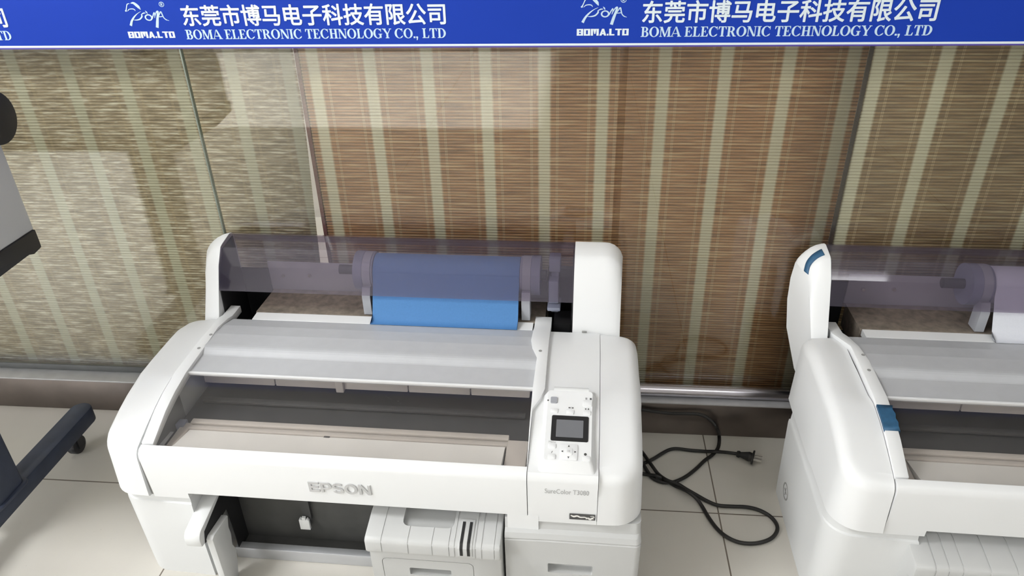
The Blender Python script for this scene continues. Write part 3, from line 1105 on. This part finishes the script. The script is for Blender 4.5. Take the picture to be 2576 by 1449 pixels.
    def rail_arm(xa, xb, bulge):
        ys = [0.015, 0.03, 0.05, 0.077, 0.10, 0.12, 0.145, 0.17, 0.20, 0.225, 0.25, 0.265, 0.28, 0.30, 0.33, 0.36, 0.385, 0.41, 0.43, 0.457]
        vs, fs = [], []
        for y in ys:
            a, b = xa(y), xb(y)
            z1 = lz(y) + (0.006 if y > 0.09 else 0.0015 + 0.0045 * max(0, (y - 0.015) / 0.075))
            z0 = lz(y) - 0.012
            vs += [(a, y, z0), (b, y, z0), (b, y, z1), (a, y, z1)]
        for i in range(len(ys) - 1):
            o = i * 4
            for k in range(4):
                fs.append((o + k, o + (k + 1) % 4, o + 4 + (k + 1) % 4, o + 4 + k))
        fs += [(3, 2, 1, 0), tuple(len(vs) - 4 + k for k in range(4))]
        o = MB().add(vs, fs).build('side_rail', 'white_plastic', lid, bevel=0.0015, seg=2)
        return o
    def la(y):
        return interp(y, [(.015, .0008), (.18, .0008), (.33, .002), (.39, -.012), (.457, -.014)])
    def lb(y):
        return interp(y, [(.015, .0245), (.18, .0255), (.28, .024), (.41, .012), (.457, .010)])
    rail_arm(la, lb, 0)
    def ra(y):
        return interp(y, [(.015, .7335), (.18, .7320), (.265, .7330), (.28, .728), (.315, .716), (.457, .716)])
    def rb(y):
        return interp(y, [(.015, .7345), (.12, .7355), (.16, .756), (.33, .754), (.457, .753)])
    rail_arm(ra, rb, 0)
    for (sx, sy) in ((0.0175, 0.298), (0.0145, 0.248), (0.7385, 0.288)):
        MB().cyl((sx, sy, lz(sy) + 0.004), (sx, sy, lz(sy) + 0.0066), 0.0036, 14).build('screw', 'seam_grey', lid)

    # --- inside the lid
    tr = MB()
    tr.prism_x([(0.0145, 0.322), (0.0145, 0.3480), (0.035, 0.340), (0.090, 0.329), (0.0905, 0.316)], 0.052, 0.685)
    tr.build('paper_tray', 'tray_white', root)
    ins = MB()
    ins.box(0.012, 0.730, 0.0145, 0.345, 0.300, 0.315)
    pl = ins.build('platen', 'dark_plastic', root, smooth=False)
    rl = MB()
    rl.box(0.045, 0.690, 0.092, 0.104, 0.315, 0.331)
    rl.box(0.045, 0.690, 0.107, 0.121, 0.315, 0.333)
    rl.box(0.028, 0.050, 0.020, 0.110, 0.315, 0.330)
    rl.box(0.688, 0.728, 0.020, 0.110, 0.315, 0.330)
    rl.build('tray_frame', 'frame_beige', pl, bevel=0.002)
    MB().box(0.03, 0.715, 0.185, 0.200, 0.318, 0.326).build('guide_shaft', 'dark_plastic', pl, bevel=0.003)
    bm_ = MB()
    for xa, xb in ((0.030, 0.185), (0.187, 0.318), (0.335, 0.470), (0.472, 0.600), (0.602, 0.722)):
        bm_.prism_x([(0.212, 0.352), (0.216, 0.384), (0.260, 0.388), (0.260, 0.352)], xa, xb)
    bm_.box(0.318, 0.335, 0.207, 0.260, 0.346, 0.378)
    bm_.build('head_beam', 'frame_beige', pl, bevel=0.002)
    MB().box(0.328, 0.340, 0.088, 0.104, 0.318, 0.330).build('paper_latch', 'dark_plastic', pl, bevel=0.001)
    MB().prism_x([(0.095, 0.318), (0.095, 0.336), (0.115, 0.334), (0.115, 0.318)], 0.020, 0.036).build('sensor_flag', 'bluegrey_plastic', pl, bevel=0.001)

    # --- rear uprights and roll housing
    up = [(.402, .384), (.4315, .448), (.456, .500), (.479, .5300), (.4845, .5355), (.491, .5390), (.535, .5460), (.547, .5430), (.554, .532), (.556, .46), (.553, .400), (.52, .335), (.455, .265), (.40, .258), (.385, .262), (.385, .384)]

    def upright(xi, xo_front, xo_back, steps):
        n = len(up)
        cy_, cz_ = 0.480, 0.400
        vs, fs = [], []
        for t, ins in steps:
            for y, z in up:
                xo = interp(y, [(.40, xo_front), (.47, xo_front + (xo_back - xo_front) * .3), (.535, xo_back)])
                wt = interp(z, [(.40, .22), (.48, .30), (.52, .70), (.54, 1.0)]) if z > 0.39 else 0.0
                if y > 0.53 and z < 0.5:
                    wt = 0.25
                dy, dz = cy_ - y, cz_ - z
                l = math.hypot(dy, dz)
                vs.append((xi + (xo - xi) * t, y + dy / l * ins * wt, z + dz / l * ins * wt))
        m_ = len(steps)
        for k in range(m_ - 1):
            fs += [(k * n + i, k * n + (i + 1) % n, (k + 1) * n + (i + 1) % n, (k + 1) * n + i) for i in range(n)]
        fs += [tuple(range(n - 1, -1, -1)), tuple(range((m_ - 1) * n, m_ * n))]
        return MB().add(vs, fs).build('end_upright', 'white_plastic', root)
    ul = upright(-0.020, -0.054, -0.078, [(0, 0), (.10, .0008), (.30, .004), (.50, .010), (.68, .018), (.82, .026), (.92, .034), (1.0, .044)])
    ur = upright(0.801, 0.905, 0.908, [(0, 0), (.62, 0), (.72, .001), (.82, .005), (.90, .011), (.96, .019), (1.0, .030)])
    MB().box(0.822, 0.833, 0.3985, 0.401, 0.392, 0.397).build('latch_mark', 'seam_grey', ur, bevel=0.001)
    # dark inner cheeks
    MB().prism_x([(.428, .30), (.4375, .452), (.462, .502), (.487, .530), (.545, .536), (.548, .30)], -0.0197, -0.0170).build('inner_cheek', 'black_plastic', root, smooth=False)
    MB().prism_x([(.428, .30), (.4375, .452), (.462, .502), (.487, .530), (.545, .536), (.548, .30)], 0.7975, 0.8007).build('inner_cheek', 'black_plastic', root, smooth=False)
    hs = MB()
    hs.box(-0.0195, 0.8005, 0.418, 0.555, 0.300, 0.312)
    hs.box(-0.0195, 0.050, 0.5495, 0.555, 0.312, 0.445)
    hs.box(0.739, 0.8005, 0.540, 0.555, 0.312, 0.475)
    hs.box(0.757, 0.796, 0.440, 0.500, 0.312, 0.386)
    hs.build('roll_housing', 'black_plastic', root, smooth=False)
    MB().prism_x([(.436, .330), (.436, .388), (.441, .3905), (.540, .3885), (.548, .3895), (.548, .330)], 0.056, 0.737).build('paper_deck', 'dusty_deck', root, smooth=False)
    bp = MB().prism_x([(.5495, .388), (.5490, .465), (.5545, .465), (.555, .388)], 0.052, 0.737).build('back_plate', 'back_plate', root, bevel=0.001)
    for x, z in ((0.087, 0.428), (0.154, 0.431)):
        MB().cyl((x, 0.5500, z), (x, 0.5450, z), 0.0052, 16, 0.0040).build('rivet', 'pin_metal', bp)
    MB().prism_x([(.4035, .376), (.4035, .3890), (.4060, .3908), (.4345, .3915), (.4350, .376)], 0.060, 0.712).build('feed_ledge', 'white_plastic', root)
    # smoked roll cover wrapping over the top
    cv = [(.4315, .449), (.4560, .5008), (.4825, .5370), (.535, .5462), (.546, .5430), (.5525, .532), (.553, .522)]
    cv_in = []
    for i, (y, z) in enumerate(cv):
        a = cv[max(i - 1, 0)]
        b = cv[min(i + 1, len(cv) - 1)]
        dy, dz = b[0] - a[0], b[1] - a[1]
        l = math.hypot(dy, dz)
        cv_in.append((y + dz / l * 0.003, z - dy / l * 0.003))
    MB().prism_x(cv + list(reversed(cv_in)), -0.0192, 0.8002).build('roll_cover', 'smoked_cover', root, smooth=False)
    # holder bracket at the right end
    hb = MB()
    hb.box(0.748, 0.766, 0.490, 0.525, 0.386, 0.520)
    hb.box(0.744, 0.770, 0.486, 0.522, 0.494, 0.527)
    hb.box(0.744, 0.767, 0.466, 0.515, 0.424, 0.482)
    hb.box(0.742, 0.772, 0.450, 0.500, 0.413, 0.423)
    hb.build('roll_bracket', 'bluegrey_plastic', root, bevel=0.003)

    # --- lower cabinets
    lc = MB()
    ol = plan_cabinet(0.072, -1, 0.072 + 0.088, 0.335, 0.001)
    n = len(ol)
    def ringz(z, k, inset):
        cx_, cy_ = -0.01, 0.17
        return [(cx_ + (x - cx_) * k + 0, cy_ + (y - cy_) * k, z) for x, y in ol]
    rs = [ringz(0.0, 0.955, 0), ringz(0.03, 0.965, 0), ringz(0.205, 0.997, 0), ringz(0.214, 0.99, 0), ringz(0.2165, 0.97, 0), ringz(0.2365, 0.96, 0)]
    vs = [p for r in rs for p in r]
    fs = []
    for k in range(len(rs) - 1):
        for i in range(n):
            j = (i + 1) % n
            fs.append((k * n + i, k * n + j, (k + 1) * n + j, (k + 1) * n + i))
    fs += [tuple(range(n)), tuple(range((len(rs) - 1) * n, len(rs) * n))]
    cab = lc.add(vs, fs).build('end_cabinet', 'cabinet_plastic', root)
    # right cabinet with grip slot
    ol2 = plan_cabinet(0.692, 1, 0.254, 0.335, -0.012, R=0.012)
    n = len(ol2)
    def ring2(z, dx):
        return [(x - (min(dx, 0.002) if x > 0.8 else 0), y + (dx if y < 0.02 else 0), z) for x, y in ol2]
    rs = [ring2(0.0, 0.004), ring2(0.192, 0.0), ring2(0.1935, 0.0015), ring2(0.196, 0.0015), ring2(0.198, 0.0), ring2(0.2085, 0.004), ring2(0.213, 0.012), ring2(0.2365, 0.016)]
    vs = [p for r in rs for p in r]
    fs = []
    for k in range(len(rs) - 1):
        for i in range(n):
            j = (i + 1) % n
            fs.append((k * n + i, k * n + j, (k + 1) * n + j, (k + 1) * n + i))
    fs += [tuple(range(n)), tuple(range((len(rs) - 1) * n, len(rs) * n))]
    cab2 = MB().add(vs, fs).build('ink_cabinet', 'box_plastic', root)  # greyer plastic here also puts in the shade low on the machine
    cut = MB().prism_map(rrect(0.773, 0.858, 0.106, 0.132, 0.003), -0.05, 0.010, lambda u, v, d: (u, d, v)).build('cutter', 'cabinet_plastic', root)
    carve(cab2, [cut])
    # front crossbar on the floor of the bay and parts of the open bay
    MB().box(0.095, 0.692, 0.058, 0.076, 0.0, 0.031).build('crossbar', 'bar_metal', root, bevel=0.002)

    def ink_box(x0, plain_top=False):
        s = x0 - 0.429
        m = MB()
        prof = [(0.10, 0.004), (-0.022, 0.004), (-0.026, 0.160), (-0.036, 0.162), (-0.042, 0.170), (-0.042, 0.196), (-0.036, 0.202), (0.02, 0.214), (0.10, 0.214)]
        m.prism_x(prof, x0, x0 + 0.258)
        b = m.build('ink_box', 'box_plastic', root, bevel=0.004, seg=2)
        cuts = []
        for gx, w in ((0.464, .0010), (0.486, .0010), (0.510, .0010), (0.555, .0010), (0.600, .0010), (0.645, .0010)) if plain_top else ((0.462, .0010), (0.513, .0010), (0.559, .0010), (0.591, .0010), (0.602, .0014), (0.641, .0014), (0.653, .0014), (0.676, .0010)):
            g = [(-0.05, 0.155), (-0.05, 0.30), (0.11, 0.30), (0.11, 0.2128), (0.02, 0.2128), (-0.0352, 0.2008), (-0.0408, 0.1955), (-0.0408, 0.1705), (-0.036, 0.155)]
            cuts.append(MB().prism_x(g, gx + s - w, gx + s + w).build('cutter', 'cabinet_plastic', root))
        # finger scoop in the top
        if not plain_top:
            cuts.append(MB().prism_map(rrect(0.496 + s, 0.595 + s, -0.008, 0.09, 0.012), 0.200, 0.24, lambda u, v, d: (u, v, d)).build('cutter', 'cabinet_plastic', root))
        # grip slot in the front
        cuts.append(MB().prism_map(rrect(0.505 + s, 0.587 + s, 0.091, 0.111, 0.003), -0.06, 0.002, lambda u, v, d: (u, d, v)).build('cutter', 'cabinet_plastic', root))
        # door outline
        o1 = rrect(0.452 + s, 0.632 + s, -0.01, 0.136, 0.012)
        o2 = rrect(0.4532 + s, 0.6308 + s, -0.02, 0.1348, 0.011)
        k = len(o1)
        v = [(u, y, z) for y in (-0.05, -0.022) for u, z in o1] + [(u, y, z) for y in (-0.05, -0.022) for u, z in o2]
        f = []
        for i in range(k):
            j = (i + 1) % k
            f += [(i, j, k + j, k + i), (2 * k + j, 2 * k + i, 3 * k + i, 3 * k + j), (i, 2 * k + i, 2 * k + j, j), (k + j, 3 * k + j, 3 * k + i, k + i)]
        cuts.append(MB().add(v, f).build('cutter', 'cabinet_plastic', root))
        carve(b, cuts)
        if plain_top:
            return b
        # locking slider
        sl = MB()
        sl.prism_x([(-0.040, 0.172), (-0.0435, 0.176), (-0.0435, 0.196), (-0.037, 0.2035), (0.012, 0.2145), (0.012, 0.210), (-0.030, 0.198)], 0.608 + s, 0.635 + s)
        sld = sl.build('lock_slider', 'box_plastic', b, bevel=0.001)
        for xs in (0.6115, 0.6250):
            MB().prism_x([(-0.0440, 0.178), (-0.0440, 0.1962), (-0.0374, 0.2042), (0.006, 0.2138), (0.006, 0.211), (-0.034, 0.200)], xs + s, xs + 0.0055 + s).build('slider_slot', 'black_plastic', b)
        return b
    if kind == 1:
        ink_box(0.429)
        # slim plate and bracket closing the left side of the open bay
        MB().prism_x([(-0.030, 0.0), (-0.032, 0.158), (-0.024, 0.162), (0.034, 0.156), (0.026, 0.130), (0.028, 0.110), (0.022, 0.085), (0.030, 0.060), (0.012, 0.0)], 0.1045, 0.1180).build('bay_plate', 'cabinet_plastic', root, bevel=0.0008)
        MB().prism_x([(-0.036, 0.153), (-0.028, 0.176), (0.055, 0.199), (0.104, 0.207), (0.104, 0.02), (0.060, 0.02), (0.055, 0.150)], 0.1032, 0.1043).build('arm_shade_sheet', 'black_plastic', root, smooth=False)  # black sheet standing in for shade inside the hollow arm
        br_prof = [(-0.046, 0.152)]
        for k in range(6):
            a = math.radians(180 - 70 * k / 5)
            br_prof.append((-0.030 + 0.018 * math.cos(a), 0.168 + 0.020 * math.sin(a)))
        br_prof += [(0.055, 0.205), (0.100, 0.215), (0.100, 0.150), (-0.02, 0.150)]
        MB().prism_x(br_prof, 0.070, 0.103).build('support_arm', 'cabinet_plastic', root, bevel=0.003)
        cn = MB()
        cn.box(0.236, 0.258, 0.090, 0.096, 0.064, 0.092)
        cn.box(0.243, 0.251, 0.090, 0.096, 0.092, 0.099)
        cn.box(0.238, 0.2405, 0.090, 0.096, 0.092, 0.096)
        cn.box(0.2535, 0.256, 0.090, 0.096, 0.092, 0.096)
        tag(cn.build('cable_connector', 'white_plastic', root, bevel=0.0006), 'white plug at the end of a cable')
        MB().prism_x([(0.097, 0.088), (0.097, 0.200), (0.1045, 0.200), (0.1045, 0.088)], 0.243, 0.262).build('flat_cable', 'dark_plastic', root)
    else:
        ink_box(0.054, plain_top=True)
        tp = MB()
        ys = [0.094, 0.104, 0.112, 0.120, 0.130, 0.140, 0.150]
        vs = []
        for y in ys:
            zt = lz(y) + 0.0068
            vs += [(0.0005, y, zt - 0.005), (0.0005, y, zt), (0.0275 + 0.0015 * math.sin(y * 300), y, zt), (0.0275, y, zt - 0.009)]
        fs = []
        for i in range(len(ys) - 1):
            for k in range(3):
                fs.append((i * 4 + k, i * 4 + k + 1, i * 4 + 5 + k, i * 4 + 4 + k))
        o = tp.add(vs, fs).build('tape_strip', 'blue_tape', root, recalc=False)
        md = o.modifiers.new('thickness', 'SOLIDIFY')
        md.thickness = 0.0006
        tag(o, 'blue tape stuck over the lid rail')
        # tape following the shoulder of the left upright
        outer = [(-.0316, .5202, .5414), (-.0418, .5168, .5369), (-.0531, .5127, .5288), (-.0629, .5052, .5165), (-.0677, .4935, .4998)]
        inner = [(-.0297, .4984, .5380), (-.0446, .4960, .5299), (-.0538, .4927, .5205), (-.0592, .4872, .5105), (-.0614, .4798, .4986)]
        oc = catmull([Vector(p) for p in outer], 4)
        ic = catmull([Vector(p) for p in inner], 4)
        vs, fs = [], []
        for a, b in zip(oc, ic):
            vs += [a, (a + b) / 2, b]
        for i in range(len(oc) - 1):
            fs += [(3 * i, 3 * i + 1, 3 * i + 4, 3 * i + 3), (3 * i + 1, 3 * i + 2, 3 * i + 5, 3 * i + 4)]
        o = MB().add(vs, fs).build('tape_strip', 'blue_tape', root, recalc=False)
        sw = o.modifiers.new('stuck_on', 'SHRINKWRAP')
        sw.target = ul
        sw.wrap_method = 'NEAREST_SURFACEPOINT'
        sw.wrap_mode = 'ABOVE_SURFACE'
        sw.offset = 0.0008
        md = o.modifiers.new('thickness', 'SOLIDIFY')
        md.thickness = 0.0006
        md.offset = 0.0
        tag(o, 'curved blue tape on the rounded shoulder')
        # crossed vent emblem on the cabinet side
        ve = MB()
        ve.ring_x(-0.0815, -0.0795, 0.0, 0.0, 0.020, 0.0165, 24)
        ve.box(-0.0815, -0.0795, -0.010, 0.010, -0.0012, 0.0012)
        ve.box(-0.0815, -0.0795, -0.0012, 0.0012, -0.010, 0.010)
        vo = ve.build('moulded_emblem', 'seam_grey', root)
        vo.location = (-0.0052, 0.262, 0.066)
    return root


def paper_roll(proot, loc, yaw, label, mat, x0, x1):
    root = empty('paper_roll', loc, yaw)
    tag(root, label, 'paper roll', 'paper rolls loaded in the printers')
    cy, cz, r = 0.5000, 0.4780, 0.0410
    MB().cyl((x0, cy, cz), (x1, cy, cz), r, 48).build('roll', mat, root)
    ca, sa = math.cos(math.radians(158)), math.sin(math.radians(158))
    sh = [(cy + (r + .0008) * ca, cz + (r + .0008) * sa), (0.4545, 0.470), (0.4430, 0.448), (0.4330, 0.4250), (0.4240, 0.4060), (0.4170, 0.3965), (0.4090, 0.3930), (0.4020, 0.3932), (0.3965, 0.3950)]
    sh2 = [(y + 0.0005, z + 0.0003) for y, z in sh]
    MB().prism_x(sh + list(reversed(sh2)), x0 + 0.0005, x1 - 0.0005).build('loose_sheet', mat, root)
    MB().cyl((x0 - 0.09, cy, cz), (x1 + 0.058, cy, cz), 0.0113, 20).build('spindle', 'dark_plastic', root)
    for xa, sg in ((x0, -1), (x1, 1)):
        m = MB()
        m.ring_x(xa + sg * 0.001, xa + sg * 0.0055, cy, cz, 0.0435, 0.0115)
        fl = m.build('flange', 'bluegrey_plastic', root)
        MB().ring_x(xa + sg * 0.006, xa + sg * 0.025, cy, cz, 0.0450, 0.0115).build('flange_rim', 'grey_plastic', fl)
        MB().ring_x(xa + sg * 0.0255, xa + sg * 0.046, cy, cz, 0.0455, 0.0115).build('flange_hub', 'bluegrey_plastic', fl)
        MB().prism_x([(0.4400, 0.3935), (0.4400, 0.440), (0.4500, 0.4600), (0.4580, 0.4600), (0.4720, 0.4400), (0.4720, 0.3935)],
                     min(xa + sg * 0.006, xa + sg * 0.025), max(xa + sg * 0.006, xa + sg * 0.025)).build('flange_guard', 'grey_plastic', fl)
    return root


O1 = (-0.81592, -0.51878, 0.0)
O2 = (0.55428, -0.51687, 0.0)
Y1, Y2 = math.radians(-0.9), math.radians(-1.2)
p1 = printer(O1, Y1, 'white wide format printer in the middle, holding blue paper, with a control panel', 1)
p2 = printer(O2, Y2, 'white wide format printer at the right edge with dark blue tape on it', 2)
paper_roll(p1, O1, Y1, 'blue paper roll under the smoked cover of the middle printer', 'blue_paper', 0.343, 0.679)
paper_roll(p2, O2, Y2, 'white paper roll under the dark cover of the right printer', 'white_paper', 0.318, 0.679)

# ------------------------------------------------------------------ power cord on the floor
def floor_pt(px, py, z=0.006):
    """point of the tiled floor seen at a position of the close-up used for tracing"""
    X = 1600 + px / 2.898
    Y = 900 + py / 2.898
    d = r_ * (X - 1288.0) - u_ * (Y - 724.5) + w_ * 1850.0
    c = Vector((0, -1.4957, 1.290))
    t = (z - c.z) / d.z
    return c + d * t


CORD = [(-60, 372, 9), (50, 380, 6), (150, 395, 6), (250, 405, 6), (380, 407, 6), (470, 415, 6), (535, 448, 6), (585, 505, 6), (606, 570, 6), (600, 650, 10),
        (560, 705, 6), (500, 750, 6), (440, 808, 6), (370, 862, 6), (300, 898, 10), (240, 910, 6), (180, 905, 6), (120, 875, 6), (85, 830, 6), (55, 780, 10), (20, 725, 12), (0, 680, 12), (12, 655, 12), (42, 685, 12), (75, 730, 14),
        (115, 785, 14), (165, 850, 8), (230, 895, 15), (300, 918, 15), (370, 960, 12), (440, 1000, 7), (520, 1045, 6), (600, 1076, 6), (700, 1084, 6), (800, 1088, 6), (890, 1108, 6),
        (970, 1150, 6), (1020, 1205, 6), (1030, 1255, 6), (1000, 1305, 6), (940, 1338, 6), (850, 1355, 6), (750, 1345, 6), (660, 1305, 6), (590, 1245, 6), (530, 1165, 6),
        (480, 1080, 6), (435, 1020, 15), (370, 972, 20), (290, 935, 6), (210, 890, 6), (150, 862, 14), (80, 850, 6), (20, 838, 6), (-15, 815, 6), (-5, 788, 6), (60, 768, 6), (130, 735, 6), (190, 698, 6),
        (245, 670, 6), (300, 663, 6), (400, 675, 6), (500, 682, 6), (580, 684, 16), (660, 690, 9), (735, 700, 11)]
pts = [floor_pt(a, b, c * 0.001) for a, b, c in CORD]


def skirt_pt(px, py, y):
    d = r_ * (1600 + px / 2.898 - 1288.0) - u_ * (900 + py / 2.898 - 724.5) + w_ * 1850.0
    c = Vector((0, -1.4957, 1.290))
    return c + d * ((y - c.y) / d.y)


for i_, y_ in enumerate((-0.010, -0.010, -0.010, -0.011, -0.013, -0.016, -0.022, -0.036)):
    pts[i_] = skirt_pt(CORD[i_][0], CORD[i_][1], y_)



cord = MB().tube(catmull(pts), 0.0043, 10).build('power_cord', 'cord_rubber')
tag(cord, 'black power cord lying in loose loops on the floor between the two printers', 'power cord')
a = floor_pt(735, 700, 0.013)
b = floor_pt(858, 728, 0.016)
ax = (b - a).normalized()
pl = MB()
L = (b - a).length
for (t0, t1, ra, rb_) in ((0.0, 0.12, .0075, .0088), (0.12, 0.22, .0088, .0068), (0.22, 0.40, .0068, .0085), (0.40, 0.72, .0085, .0120), (0.72, 0.90, .0120, .0105)):
    pl.cyl(a + ax * L * t0, a + ax * L * t1, ra, 16, rb_)
plug = pl.build('plug', 'cord_rubber', cord)
side = ax.cross(Vector((0, 0, 1))).normalized()
upv = Vector((0, 0, 1))
fl = MB()
fp0, fp1 = a + ax * L * 0.90, a + ax * L * 1.0
prof = [(0.021 * math.cos(2 * PI * k / 24), 0.0150 * math.sin(2 * PI * k / 24)) for k in range(24)]
n = 24
fl.add([fp0 + side * u + upv * v for u, v in prof] + [fp1 + side * u + upv * v for u, v in prof],
       [(i, (i + 1) % n, (i + 1) % n + n, i + n) for i in range(n)] + [tuple(range(n - 1, -1, -1)), tuple(range(n, 2 * n))])
fl.build('plug_face', 'cord_rubber', plug, bevel=0.001)
for s in (-1, 1):
    q = MB()
    c0 = fp1 + side * 0.0062 * s
    c1 = c0 + ax * 0.019 
    sd, uu = side * 0.0009, upv * 0.0032
    q.add([c0 - sd - uu, c0 + sd - uu, c0 + sd + uu, c0 - sd + uu, c1 - sd - uu, c1 + sd - uu, c1 + sd + uu, c1 - sd + uu],
          [(0, 1, 2, 3), (4, 5, 6, 7), (0, 1, 5, 4), (1, 2, 6, 5), (2, 3, 7, 6), (3, 0, 4, 7)])
    q.build('plug_pin', 'pin_metal', plug, smooth=False)

# ------------------------------------------------------------------ machine on a T foot at the left edge
mach = empty('plotter_on_stand', (-1.27, -0.42, 0.0))
tag(mach, 'grey and black machine on a dark blue T foot stand at the left edge', 'plotter')
OFF = Vector((1.27, 0.42, 0.0))


def mpart(m, name, mat, parent=mach, **kw):
    m.v = [tuple(Vector(p) + OFF) for p in m.v]
    return m.build(name, mat, parent, **kw)


ft = MB()
prof = []
for k in range(9):
    a_ = math.radians(180 - 180 * k / 8)
    prof.append((-1.271 + 0.027 * math.cos(a_), -0.112 + 0.024 * math.sin(a_)))
prof += [(-1.244, -0.95), (-1.298, -0.95)]
ft.prism_z(prof, 0.056, 0.100)
foot = mpart(ft, 'foot_bar', 'stand_paint', bevel=0.005, seg=2)
cm = MB()
cm.prism_z(rrect(-1.335, -1.236, -0.462, -0.372, 0.012), 0.1002, 0.625)
mpart(cm, 'column', 'stand_paint')
cb = MB()
cb.prism_z(rrect(-1.342, -1.229, -0.470, -0.364, 0.016), 0.1001, 0.108)
mpart(cb, 'column_base', 'stand_paint', bevel=0.002)
for cy_ in (-0.165, -0.88):
    w = MB()
    w.cyl((-1.284, cy_, 0.0245), (-1.262, cy_, 0.0245), 0.0245, 28)
    wheel = mpart(w, 'caster', 'machine_black', bevel=0.004)
    h = MB()
    h.cyl((-1.272, cy_ + 0.004, 0.040), (-1.272, cy_ + 0.004, 0.0558), 0.008, 14)
    h.box(-1.289, -1.286, cy_ - 0.010, cy_ + 0.012, 0.018, 0.054)
    h.box(-1.260, -1.257, cy_ - 0.010, cy_ + 0.012, 0.018, 0.054)
    h.box(-1.289, -1.257, cy_ - 0.010, cy_ + 0.012, 0.0505, 0.054)
    mpart(h, 'caster_fork', 'machine_black', parent=wheel)
bd = MB()
bd.prism_x([(-0.60, 0.672), (-0.60, 0.80), (-0.55, 0.88), (-0.50, 0.905), (-0.245, 0.905), (-0.238, 0.895), (-0.2365, 0.672)], -2.05, -1.100)
mpart(bd, 'body', 'machine_grey', bevel=0.003)
bb = MB()
bb.prism_x([(-0.61, 0.640), (-0.61, 0.6718), (-0.237, 0.6718), (-0.237, 0.632), (-0.262, 0.628), (-0.275, 0.633), (-0.50, 0.626)], -2.055, -1.097)
mpart(bb, 'lower_tray', 'machine_black', bevel=0.002)
kb = MB()
kb.cyl((-1.0995, -0.248, 0.905), (-1.078, -0.248, 0.905), 0.050, 40)
mpart(kb, 'round_knob', 'machine_black', bevel=0.003)
